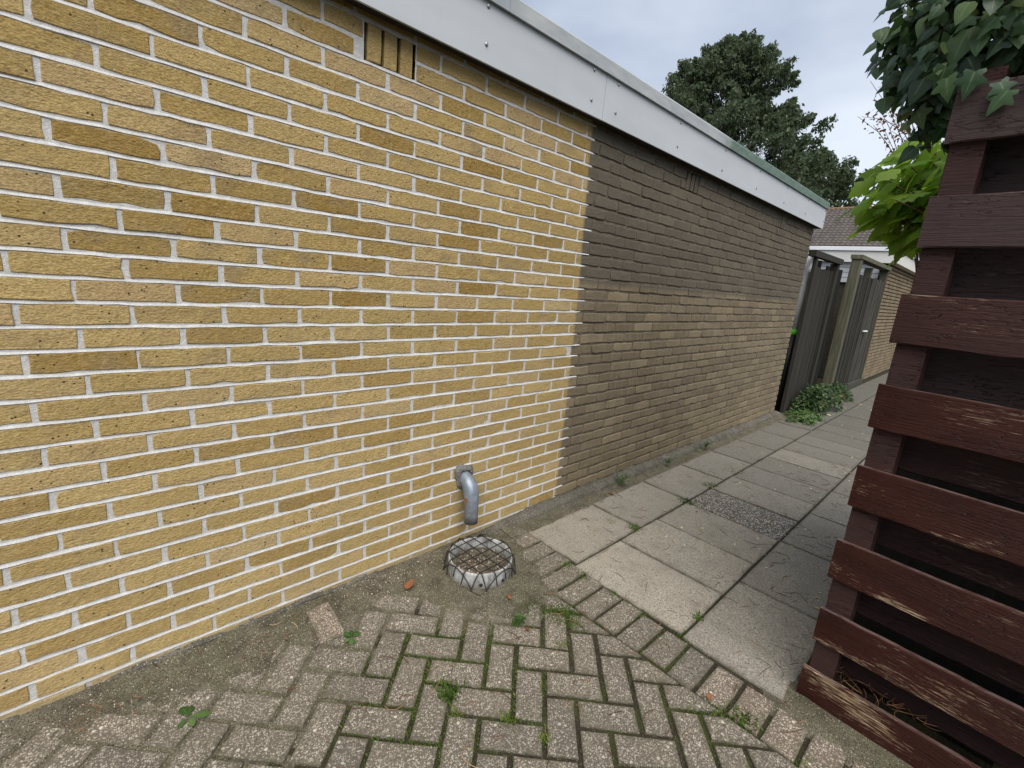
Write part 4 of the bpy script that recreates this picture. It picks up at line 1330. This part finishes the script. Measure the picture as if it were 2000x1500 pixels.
# ---- russet seed-twigs higher up behind the ivy
rus = tag(empty('russet_twigs', (3.0, -1.5, 0)), 'thin twigs with small russet leaves poking out left of the ivy', 'twigs')
rb = MB(); rl = []
rroot = Vector((3.02, -1.62, -0.05))
for k in range(14):
    tip = Vector((2.98 + random.gauss(0, .08), random.uniform(-1.16, -1.04), random.uniform(2.27, 2.42)))
    if k > 8: tip = Vector((2.98 + random.gauss(0, .08), random.uniform(-1.17, -1.05), random.uniform(2.42, 2.80)))
    midp = Vector((3.0, -1.55, 2.0 + random.gauss(0, .15)))
    pts = [rroot * (1 - t) ** 2 + midp * 2 * t * (1 - t) + tip * t * t for t in [q / 10 for q in range(11)]]
    V, F = tube(pts, [0.006 * (1 - 0.085 * q) for q in range(11)], 5)
    rb.addm(V, F)
    for q in range(26):
        t = random.uniform(0.72, 1.0)
        p = rroot * (1 - t) ** 2 + midp * 2 * t * (1 - t) + tip * t * t
        p = p + Vector((random.gauss(0, .02), random.gauss(0, .016), random.gauss(0, .016)))
        if p.y > -1.055: continue
        rl.append(frame(p, Vector((random.gauss(0, 1), random.gauss(0, 1), random.gauss(-.3, 1))), Vector((random.gauss(0, 1), random.gauss(0, 1), 1)), random.uniform(0.012, 0.024)))
rb.build('branches', STEM, rus)
tag(leaves_joined('small_leaves', SMALL_T, RUSSET, rl, rus), kind='stuff')

# ================================================================== small weeds, moss, litter
def weed(name, loc, n, s, label, spread=1.0, up=0.35, T=WEED_T, mat=WEED, cat='weed'):
    o = tag(empty(name, loc), label, cat)
    me = leaf_mesh('leaf', T, mat)
    for k in range(n):
        a = 2.399 * k + random.gauss(0, .25)
        el = random.uniform(0.25, 1.0) * up
        d = Vector((math.cos(a), math.sin(a), el))
        add('leaf', me, o, frame(Vector(loc) + Vector((math.cos(a) * 0.004, math.sin(a) * 0.004, 0.004)), d, Vector((0, 0, 1)) - d * 0.3, s * random.uniform(0.65, 1.1) * spread))
    return o
def upright(name, loc, h, nst, s, label):
    o = tag(empty(name, loc), label, 'weed')
    st = MB(); ms = []
    for k in range(nst):
        tip = Vector(loc) + Vector((random.gauss(0, .4) * h, random.gauss(-0.1, .35) * h, h * random.uniform(0.6, 1.0)))
        b = Vector(loc) + Vector((random.gauss(0, .01), random.gauss(0, .006), -0.005))
        V, F = tube([b, (b + tip) / 2 + Vector((0, 0, 0.1 * h)), tip], [0.0012, 0.001, 0.0006], 4)
        st.addm(V, F)
        for q in range(8):
            t = 0.25 + 0.75 * q / 7
            a = random.uniform(0, 6.3)
            ms.append(frame(b * (1 - t) + tip * t, Vector((math.cos(a), math.sin(a), 0.4)), Vector((0, 0, 1)), s * random.uniform(0.6, 1.1)))
    st.build('stems', WEED, o)
    tag(leaves_joined('small_leaves', SMALL_T, WEED, ms, o), kind='stuff')
weed('broadleaf_weed', (0.134, -0.304, 0.004), 6, 0.050, 'broad-leaved weed rosette in the sand at the lower left')
weed('small_weed', (0.662, -0.300, 0.003), 8, 0.036, 'small pointed weed beside the loose pink paver', up=0.6)
upright('chickweed', (1.235, -0.640, 0.0), 0.045, 12, 0.016, 'small leafy green weed on the pavers in front of the drain pot')
upright('wall_weed', (2.78, -0.105, 0.03), 0.085, 7, 0.022, 'tall thin weed at the wall foot just past the cleaned bricks')
upright('wall_weed', (4.15, -0.12, 0.03), 0.08, 6, 0.026, 'pale weed at the foot of the brown wall, further off')
upright('wall_weed', (3.45, -0.115, 0.03), 0.05, 5, 0.020, 'middle one of three weeds along the brown wall foot')

# moss and grass growing in the joints: tiny blades
mats, a0 = [], []
blade_t = [(0, -0.16, 0), (0, 0.16, 0), (0.55, 0.10, 0.15), (1.0, 0, 0.0)]
blade_f = [(0, 1, 2), (0, 2, 3)]
def blade(x, y, z, s, lean=0.6, tone=None):
    a = random.uniform(0, 6.283)
    d = Vector((math.cos(a) * lean, math.sin(a) * lean, 1))
    mats.append(np.array(frame((x, y, z), d, Vector((math.cos(a + 1.5), math.sin(a + 1.5), 0.1)), s)))
    a0.append(random.random() * 0.9 if tone is None else min(1, max(0, random.gauss(tone, 0.15))))
def moss_density(x, y):
    v = 0.5 + 0.5 * math.sin(x * 6.3 + 1.1) * math.sin(y * 7.7 + 0.4) + 0.35 * math.sin(x * 17 + y * 13)
    return max(0.0, v - 0.25)
for (p, q) in joint_segments:
    L = math.hypot(q[0] - p[0], q[1] - p[1])
    mx, my = (p[0] + q[0]) / 2, (p[1] + q[1]) / 2
    if my > -0.30: continue
    dens = 90 * moss_density(mx, my) * (1.0 if mx > 1.15 else 0.9)
    if 0.5 < mx < 1.12 and -0.98 < my < -0.42: dens = 190 * (0.5 + 1.8 * moss_density(mx * 1.3, my * 1.3))
    for _ in range(int(L * dens * 2.2)):
        t = random.random()
        x = p[0] + (q[0] - p[0]) * t + random.gauss(0, 0.0035); y = p[1] + (q[1] - p[1]) * t + random.gauss(0, 0.0035)
        blade(x, y, -0.007, random.uniform(0.005, 0.013), 0.9, 0.55)
for (p, q) in path_segments:
    L = math.hypot(q[0] - p[0], q[1] - p[1])
    for _ in range(int(L * 60 * moss_density(p[0] * 1.3, p[1] + 3))):
        t = random.random()
        blade(p[0] + (q[0] - p[0]) * t + random.gauss(0, 0.003), p[1] + (q[1] - p[1]) * t + random.gauss(0, 0.003), -0.008, random.uniform(0.005, 0.012), 0.9, 0.5)
for (x, y, n, sp, s, tone) in ((1.405, -0.700, 500, 0.030, 0.013, 0.42), (1.455, -0.735, 420, 0.030, 0.013, 0.42), (1.43, -0.79, 350, 0.022, 0.013, 0.5), (1.37, -0.560, 380, 0.035, 0.012, 0.25), (1.42, -0.525, 200, 0.035, 0.013, 0.35),
                        (1.30, -0.585, 200, 0.03, 0.010, 0.25), (0.813, -0.734, 120, 0.018, 0.030, 0.35), (0.79, -0.80, 140, 0.016, 0.014, 0.75), (0.907, -0.932, 170, 0.014, 0.016, 0.65), (0.954, -1.050, 150, 0.014, 0.014, 0.75), (1.50, -1.38, 320, 0.030, 0.013, 0.6), (1.535, -1.45, 120, 0.02, 0.024, 0.55),
                        (1.45, -1.30, 220, 0.022, 0.012, 0.5), (1.52, -1.66, 180, 0.03, 0.014, 0.55), (1.30, -0.83, 140, 0.02, 0.010, 0.8), (0.58, -0.80, 200, 0.03, 0.009, 0.45), (0.66, -0.88, 200, 0.03, 0.009, 0.5), (0.70, -0.52, 120, 0.02, 0.010, 0.6), (0.9, -0.62, 120, 0.025, 0.008, 0.7), (1.73, -0.50, 160, 0.02, 0.012, 0.5), (1.735, -0.60, 140, 0.02, 0.012, 0.5), (1.74, -1.12, 160, 0.02, 0.011, 0.45), (1.72, -0.95, 120, 0.02, 0.011, 0.5), (1.722, -0.78, 140, 0.02, 0.011, 0.6), (1.90, -1.115, 60, 0.012, 0.022, 0.5),
                        (2.98, -0.52, 260, 0.03, 0.016, 0.3), (3.4, -0.50, 220, 0.03, 0.016, 0.3), (2.35, -0.50, 200, 0.02, 0.016, 0.55), (2.30, -0.36, 90, 0.02, 0.012, 0.75), (3.9, -0.52, 260, 0.05, 0.014, 0.4), (4.4, -0.52, 200, 0.06, 0.013, 0.35), (1.06, -0.30, 80, 0.03, 0.008, 0.5), (0.87, -0.14, 120, 0.03, 0.006, 0.5), (1.58, -0.42, 120, 0.03, 0.006, 0.6), (1.22, -0.43, 120, 0.03, 0.006, 0.6)):
    for _ in range(n):
        blade(random.gauss(x, sp), random.gauss(y, sp), -0.006 if x < 1.7 else -0.004, s * random.uniform(0.5, 1.25), 0.7, tone)
V, F, A = instanced(blade_t, blade_f, mats, a0)
tag(obj('moss', V, F, BLADE, None, A), 'moss and grass growing in the paving joints', 'moss', kind='stuff')

# dry pine needles and twiglets
mb = MB()
def needle(x, y, z, L, curve, thick=0.0012):
    a = random.uniform(0, 6.283)
    pts = []
    px, py = x, y
    for q in range(5):
        pts.append((px, py, z + 0.0012 + random.random() * 0.0008))
        px += math.cos(a) * L / 4; py += math.sin(a) * L / 4
        a += curve
    V, F = tube(pts, [thick, thick, thick, thick, thick * 0.5], 3)
    mb.addm(V, F, (random.random(), 0.5, 0))
for _ in range(280):
    x, y = random.uniform(1.8, 5.2), random.uniform(-1.50, -0.15)
    if random.random() < 0.55: y = random.uniform(-1.52, -0.95)
    needle(x, y, 0.002, random.uniform(0.03, 0.09), random.gauss(0, 0.3))
for _ in range(110):
    needle(random.uniform(0.2, 1.75), random.uniform(-1.7, -0.35), 0.003, random.uniform(0.03, 0.085), random.gauss(0, 0.35))
for _ in range(60):
    needle(random.uniform(-0.2, 1.9), random.uniform(-0.22, -0.04), 0.016, random.uniform(0.02, 0.07), random.gauss(0, 0.35))
for _ in range(70):
    needle(random.uniform(2.0, 5.5), random.uniform(-0.20, -0.125), 0.003, random.uniform(0.02, 0.06), random.gauss(0, 0.35))
for _ in range(34):
    p = FP(random.uniform(0.09, 0.34), random.uniform(-0.085, -0.03), 0.128 + random.random() * 0.02)
    needle(p[0], p[1], p[2], random.uniform(0.04, 0.09), random.gauss(0, 0.2), 0.001)
tag(mb.build('pine_needles', NEEDLE), 'dry brown pine needles scattered over slabs and pavers', 'litter', kind='stuff')
mats, a0 = [], []
for _ in range(380):
    x = 2.4 + 9 * random.random() ** 1.3; y = random.uniform(-1.5, -0.45)
    mats.append(np.array(frame((x, y, 0.006), Vector((random.gauss(0, 1), random.gauss(0, 1), 0.1)), Vector((random.gauss(0, .2), random.gauss(0, .2), 1)), random.uniform(0.010, 0.022))))
    a0.append(random.random())
for _ in range(26):
    x = random.uniform(6.2, 11); y = random.uniform(-1.4, -0.3)
    mats.append(np.array(frame((x, y, 0.008), Vector((random.gauss(0, 1), random.gauss(0, 1), 0.1)), Vector((0, 0, 1)), random.uniform(0.05, 0.09))))
    a0.append(random.random())
V, F, A = instanced(SMALL_T[0], SMALL_T[1], mats, a0)
tag(obj('fallen_petals', V, F, PETAL, None, A), 'tiny yellowish fallen leaves speckling the far path', 'litter', kind='stuff')
pp = []
for _ in range(700):
    x, y = random.uniform(-0.6, 1.75), -abs(random.gauss(0, 0.14)) - 0.02
    pp.append((x, y, max(sand_z(x, y), -0.001) + 0.0005))
for _ in range(260):
    x, y = random.gauss(0.95, 0.14), -abs(random.gauss(0.08, 0.03))
    pp.append((x, y, sand_z(x, y) + 0.0005))
tag(scatter_pebbles('grit', pp, 0.0012, 0.0034), 'loose grit on the sand along the wall foot', 'grit', kind='stuff')
DEAD_T = leaf_template([(0.0, 0.14), (0.2, 0.34), (0.5, 0.30), (0.8, 0.2)], -0.25, -0.5)
def dead(loc, s, a, label):
    me = leaf_mesh('fallen_leaf', DEAD_T, DEADLEAF)
    o = add('fallen_leaf', me, None, frame(loc, (math.cos(a), math.sin(a), 0.1), (0.2, 0, 1), s))
    tag(o, label, 'leaf', 'fallen brown leaves')
dead((0.965, -0.185, 0.016), 0.055, 0.2, 'curled orange-brown dead leaf on the sand left of the drain pot')
dead((1.300, -0.52, 0.012), 0.030, 1.5, 'small brown dead leaf on the sand in front of the drain pot')
dead((1.242, -0.690, 0.008), 0.026, 3.5, 'tiny brown dead leaf beside the leafy green weed')
dead((1.512, -1.335, 0.006), 0.026, 0.5, 'small orange dead leaf on the border pavers near the fence')
dead((2.62, -0.16, 0.006), 0.040, 2.5, 'reddish dead leaf at the foot of the wall beside the slabs')

# ================================================================== things beyond the end of the wall
def vboard(name, x0, x1, y0, y1, z0, z1, mat, parent, top_slope=0.0):
    V, F = box((x0, y0, z0), (x1, y1, z1))
    V = [(x, y, z + (top_slope * (x - x0) if z > z0 + 1e-6 else 0)) for x, y, z in V]
    return obj(name, V, F, mat, parent, (random.random(), random.random(), 0))

# white/black downpipe glimpsed in the gap
dp = tag(empty('downpipe', (6.67, 0.062, 0)), 'white downpipe with lime-green joint and black foot past the wall corner', 'downpipe')
V, F = tube([(6.67, 0.062, 1.06), (6.67, 0.062, 1.55), (6.67, 0.062, 2.02)], 0.047, 14); obj('upper_pipe', V, F, WHITE, dp, smooth=True)
V, F = tube([(6.67, 0.062, 1.00), (6.67, 0.062, 1.07)], 0.054, 14); obj('joint', V, F, LIMEPLASTIC, dp, smooth=True)
V, F = tube([(6.67, 0.062, -0.05), (6.67, 0.062, 0.5), (6.67, 0.062, 1.005)], 0.050, 14); obj('lower_pipe', V, F, BLACK, dp, smooth=True)

# old dark board screen
g1 = tag(empty('board_screen', (7.1, -0.03, 0)), 'dark weathered board screen with a rail across its top, nearest the wall corner', 'fence')
vboard('post', 6.525, 6.60, -0.060, -0.022, -0.05, 1.95, GATEWOOD, g1)
vboard('post', 7.56, 7.66, -0.055, 0.035, -0.05, 1.95, GATEWOOD, g1)
vboard('top_rail', 6.39, 7.72, -0.075, 0.005, 1.951, 2.02, GATEWOOD, g1)
vboard('board', 6.604, 6.736, -0.050, -0.026, 0.02, 1.85, GATEWOOD, g1)
xb = 6.74
while xb < 7.54:
    wb = min(0.135, 7.555 - xb)
    vboard('board', xb, xb + wb - 0.006, -0.020 + random.gauss(0, .003), 0.004, 0.02, 1.85 + random.gauss(0, .01), GATEWOOD, g1)
    xb += wb
vboard('hinge_post', 7.02, 7.09, 0.02, 0.08, -0.05, 1.95, GATEWOOD, g1)
# black gate leaf set back
g2 = tag(empty('black_gate', (8.05, 0.10, 0)), 'black timber gate leaf set back between the two wooden screens', 'gate')
xb = 7.68
while xb < 8.50:
    vboard('board', xb, xb + 0.136, 0.085 + random.gauss(0, .002), 0.11, 0.03, 1.93, BLACKGATE, g2)
    xb += 0.14
vboard('brace', 7.68, 8.52, 0.112, 0.15, 0.3, 0.4, BLACKGATE, g2)
vboard('brace', 7.68, 8.52, 0.112, 0.15, 1.5, 1.6, BLACKGATE, g2)
# slatted gate
g3 = tag(empty('slatted_gate', (9.8, -0.05, 0)), 'grey vertical-slat wooden gate between mossy posts by the far brick wall', 'gate')
vboard('post', 8.50, 8.64, -0.115, 0.005, -0.05, 2.10, MOSSPOST, g3)
vboard('post', 9.72, 9.82, -0.055, 0.045, -0.05, 2.06, MOSSPOST, g3)
vboard('post', 10.86, 10.95, -0.105, 0.005, -0.05, 2.10, MOSSPOST, g3)
vboard('top_rail', 8.48, 10.98, -0.13, 0.02, 2.101, 2.16, MOSSPOST, g3)
vboard('sill', 9.75, 10.95, -0.13, -0.02, -0.02, 0.09, GREYWOOD, g3)
xb = 8.66
while xb < 10.83:
    if not (9.72 < xb + 0.06 < 9.80):
        vboard('slat', xb, xb + 0.082, -0.085 + random.gauss(0, .003), -0.058, 0.10, 1.90 + random.gauss(0, .006), GREYWOOD if xb > 9.8 else GATEWOOD, g3)
    xb += 0.118
vboard('cross_bar', 8.66, 10.85, -0.056, -0.02, 0.40, 0.48, GATEWOOD, g3)
vboard('cross_bar', 8.66, 10.85, -0.056, -0.02, 1.55, 1.63, GATEWOOD, g3)
V, F = box((10.0, -0.115, 1.00), (10.30, -0.09, 1.022), 0.003); obj('handle', V, F, WHITE, g3)

# second brick outbuilding further along
b2 = tag(empty('far_outbuilding', (14, 2, 0)), 'far low brick outbuilding with a broad white fascia', 'building')
mb = MB(); mb.box((11.02, -0.045, -0.05), (24.0, 6.0, 2.26)); w2 = mb.build('wall', FARMORTAR, b2)
mb = MB()
for r in range(0, 34):
    z = 0.0 + r * MZ
    off = (r % 2) * 0.5 * MX
    x = 11.0 - off
    while x < 22.0:
        a, b = max(x, 11.0), x + MX - 0.010
        mb.box((a, -0.066 + random.gauss(0, .0015), z + 0.018), (b, -0.044, z + MZ), (random.random(), 0, 0))
        x += MX
tag(mb.build('bricks', FARBRICK, w2), kind='stuff')
mb = MB()
for r in range(28, 34):
    z = r * MZ
    y = -0.04 + (r % 2) * 0.1
    while y < 4:
        mb.box((11.005, y, z + 0.010), (11.021, y + MX - 0.01, z + MZ)); y += MX
tag(mb.build('end_bricks', FARBRICK, w2), kind='stuff')
V, F = box((10.90, -0.20, 2.235), (24.1, 6.0, 2.44)); obj('fascia', V, F, CREAM, b2)
V, F = box((10.87, -0.23, 2.442), (24.1, 6.0, 2.515), 0.004); obj('white_trim', V, F, WHITE, b2)
for k in range(4):
    V, F = box((10.97, 0.05, 1.86 + 0.095 * k), (11.0, 5.2, 1.945 + 0.095 * k)); obj('grey_board', V, F, PALEGREY, b2)

# tiled house roof far behind
h1 = tag(empty('tiled_house', (44, 4, 0)), 'distant house with grey tiled roof and orange ridge', 'house')
V, F = box((38.6, -14, -0.06), (46, 24, 5.3)); obj('wall', V, F, CREAM, h1)
EX, EZ, SL, RX = 38.0, 5.26, 0.80, 41.72
rowsN, colw = 15, 0.30
mb_v, mb_f, mb_a = [], [], []
ny = 38 * 4 + 1
dx = (RX - EX) / rowsN
wave = [0.0, 0.05, 0.065, 0.03]
for r in range(rowsN):
    base = len(mb_v)
    for (xx, lift) in ((EX + r * dx - 0.03, 0.075), (EX + r * dx - 0.03, 0.005), (EX + (r + 1) * dx + 0.02, 0.035)):
        pass
    x_lo, x_hi = EX + r * dx - 0.02, EX + (r + 1) * dx + 0.01
    for c in range(int(26 / colw * 4) + 1):
        y = -10 + c * colw / 4
        wv = wave[c % 4]
        zlo, zhi = EZ + SL * (x_lo - EX), EZ + SL * (x_hi - EX)
        mb_v += [(x_lo, y, zlo - 0.02), (x_lo, y, zlo + 0.05 + wv), (x_hi, y, zhi + wv * 0.7)]
        t = ((c // 4) * 0.37 + r * 0.21) % 1
        mb_a += [(t, .5, 0)] * 3
        if c > 0:
            o = base + (c - 1) * 3
            mb_f += [(o, o + 3, o + 4, o + 1), (o + 1, o + 4, o + 5, o + 2)]
rf = obj('roof', mb_v, mb_f, TILE, h1, np.array(mb_a))
rz = EZ + SL * (RX - EX)
y = -10.0
while y < 16:
    V, F = tube([(RX + 0.05, y, rz + 0.02), (RX + 0.05, y + 0.41, rz + 0.035)], 0.13, 8); obj('ridge_tile', V, F, RIDGE, rf)
    y += 0.40
V = [(RX + 0.1, -10, rz), (RX + 0.1, 16, rz), (RX + 4, 16, rz - 3.1), (RX + 4, -10, rz - 3.1)]
obj('rear_slope', V, [(0, 1, 2, 3)], TILE, h1)
V, F = tube([(EX - 0.10, -10, EZ - 0.03), (EX - 0.10, 3, EZ - 0.03), (EX - 0.10, 16, EZ - 0.03)], 0.08, 8); obj('gutter', V, F, BLACK, h1)

# low creeping plants at the foot of the gates
def ground_cover(name, cx, cy, rx, ry, h, n, label, smin=0.03, smax=0.06, mat=COVER, base=0.0):
    o = tag(empty(name, (cx, cy, 0)), label, 'plant')
    ms = []
    for _ in range(n):
        a, r_ = random.uniform(0, 6.283), math.sqrt(random.random())
        bump = 0.75 + 0.25 * math.sin(a * 5 + cx)
        x, y = cx + rx * r_ * bump * math.cos(a), cy + ry * r_ * bump * math.sin(a)
        if x < X_END + 0.03 and y > -0.02: continue
        z = base + h * (1 - r_ ** 2) ** 0.6 * random.uniform(0.25, 1.05) + 0.01
        ms.append(frame((x, y, z), Vector((random.gauss(0, 1), random.gauss(-.3, 1), random.gauss(-.1, .4))), Vector((random.gauss(-.2, .4), random.gauss(-.2, .4), 1)), random.uniform(smin, smax)))
    tag(leaves_joined('foliage', SMALL_T, mat, ms, o), kind='stuff')
    st = MB()
    for _ in range(14):
        a = random.uniform(0, 6.283)
        V, F = tube([(cx, cy, -0.02), (cx + rx * .4 * math.cos(a), cy + ry * .4 * math.sin(a), h * .6), (cx + rx * .8 * math.cos(a), cy + ry * .8 * math.sin(a), h * .35)], [0.006, 0.005, 0.003], 5)
        st.addm(V, F)
    st.build('stems', STEM, o)
ground_cover('creeper', 7.35, -0.22, 0.80, 0.28, 0.34, 1900, 'dark leafy creeper heaped at the foot of the dark board screen')
ground_cover('creeper', 8.45, -0.20, 0.75, 0.22, 0.24, 1200, 'leafy creeper under the mossy gate post')
ground_cover('low_weeds', 6.50, -0.30, 0.42, 0.22, 0.09, 650, 'yellow-green low weeds right at the wall corner', 0.025, 0.05, WEED)

# ================================================================== trees
def tree(name, base, height, prof, lean, n_clumps, per, lsize, mat, label, seed, clump_r=(0.28, 0.62)):
    rs = random.Random(seed); rg = np.random.default_rng(seed)
    o = tag(empty(name, base), label, 'tree')
    bx_, by_, _ = base
    tr = MB()
    pts = [(bx_ + lean[0] * t * t, by_ + lean[1] * t * t, -0.1 + height * 0.93 * t) for t in [q / 8 for q in range(9)]]
    V, F = tube(pts, [0.26 * (1 - 0.11 * q) for q in range(9)], 9)
    tr.addm(V, F)
    def radius(t):
        for (t0, r0), (t1, r1) in zip(prof, prof[1:]):
            if t0 <= t <= t1: return r0 + (r1 - r0) * (t - t0) / (t1 - t0)
        return 0.1
    cl = []
    for k in range(n_clumps):
        t = prof[0][0] + (prof[-1][0] - prof[0][0]) * rs.random() ** 0.85
        a = rs.uniform(0, 6.283)
        rmax = radius(t) * (0.82 + 0.18 * math.sin(3 * a + 7 * t) + 0.12 * rs.random())
        rr = rmax * math.sqrt(rs.uniform(0.12, 1.0))
        cx, cy, cz = bx_ + lean[0] * t * t + rr * math.cos(a), by_ + lean[1] * t * t + rr * math.sin(a), t * height
        cl.append((cx, cy, cz, rs.uniform(*clump_r) * (0.65 + 0.35 * min(1, radius(t) / 2))))
        if k % 4 == 0:
            s0 = Vector((bx_ + lean[0] * t * t, by_ + lean[1] * t * t, max(0.6, cz - 0.5 * rr)))
            V, F = tube([s0, (s0 + Vector((cx, cy, cz))) / 2 + Vector((0, 0, 0.15)), (cx, cy, cz)], [0.055, 0.035, 0.015], 5)
            tr.addm(V, F)
    tr.build('trunk', BARK, o)
    Vs, As = [], []
    N = n_clumps * per
    C_ = np.array(cl)
    idx = rg.integers(0, n_clumps, N)
    d = rg.normal(size=(N, 3)); d /= np.linalg.norm(d, axis=1, keepdims=True)
    rad = C_[idx, 3] * rg.random(N) ** 0.45
    outw = C_[:, :3] - np.array([bx_ + lean[0] * 0.5, by_ + lean[1] * 0.5, 0]); outw[:, 2] = 0
    outw /= np.linalg.norm(outw, axis=1, keepdims=True) + 1e-6
    spray = outw * 0.8 + rg.normal(size=outw.shape) * 0.35 + np.array([0, 0, 0.55])
    spray /= np.linalg.norm(spray, axis=1, keepdims=True)
    tt = rg.random(N)
    ctr = C_[idx, :3] + d * rad[:, None] * np.array([1.0, 1.0, 0.95]) * (0.95 - 0.6 * tt[:, None]) + spray[idx] * (C_[idx, 3] * 1.25 * tt)[:, None]
    ax = d * 0.5 + rg.normal(size=(N, 3)) * 0.55 + np.array([0, 0, -0.75])
    ax /= np.linalg.norm(ax, axis=1, keepdims=True)
    tmp = rg.normal(size=(N, 3))
    sd_ = np.cross(ax, tmp); sd_ /= np.linalg.norm(sd_, axis=1, keepdims=True)
    L = lsize * rg.uniform(0.6, 1.3, N)[:, None]
    nrm = np.cross(ax, sd_)
    P0, P2 = ctr - ax * L * 0.5, ctr + ax * L * 0.5
    P1, P3 = ctr + sd_ * L * 0.24 - nrm * L * 0.06, ctr - sd_ * L * 0.24 - nrm * L * 0.06
    V = np.stack([P0, P1, P2, P3], 1).reshape(-1, 3)
    A = np.zeros((N, 4, 3)); A[:, :, 0] = np.clip(rg.beta(1.6, 2.2, N), 0, 1)[:, None]
    cr = big_mesh('crown', V, np.arange(N * 4), np.full(N, 4), mat, A.reshape(-1, 3), o)
    tag(cr, kind='stuff')
    return o
K = 2.1
tree('broadleaf_tree', (49.4, 21.9, 0), 25.2,
     [(0.24, 5.4 * K), (0.42, 7.0 * K), (0.52, 6.6 * K), (0.60, 5.3 * K), (0.68, 4.0 * K), (0.78, 3.1 * K), (0.86, 2.3 * K), (0.92, 1.6 * K), (1.0, 0.25 * K)], (0.5, 0.2), 900, 140, 0.17 * K, TREE_A,
     'tall dark green tree rising behind the white-fascia roof', 3, (0.26 * K, 0.60 * K))
tree('small_tree', (53.8, 14.6, 0), 15.2,
     [(0.30, 1.6 * K), (0.55, 2.3 * K), (0.75, 2.0 * K), (0.9, 1.2 * K), (1.0, 0.3 * K)], (0.0, 0.0), 180, 140, 0.17 * K, TREE_B,
     'lower tree to the right of the tall one, above the tiled roof', 5, (0.24 * K, 0.5 * K))
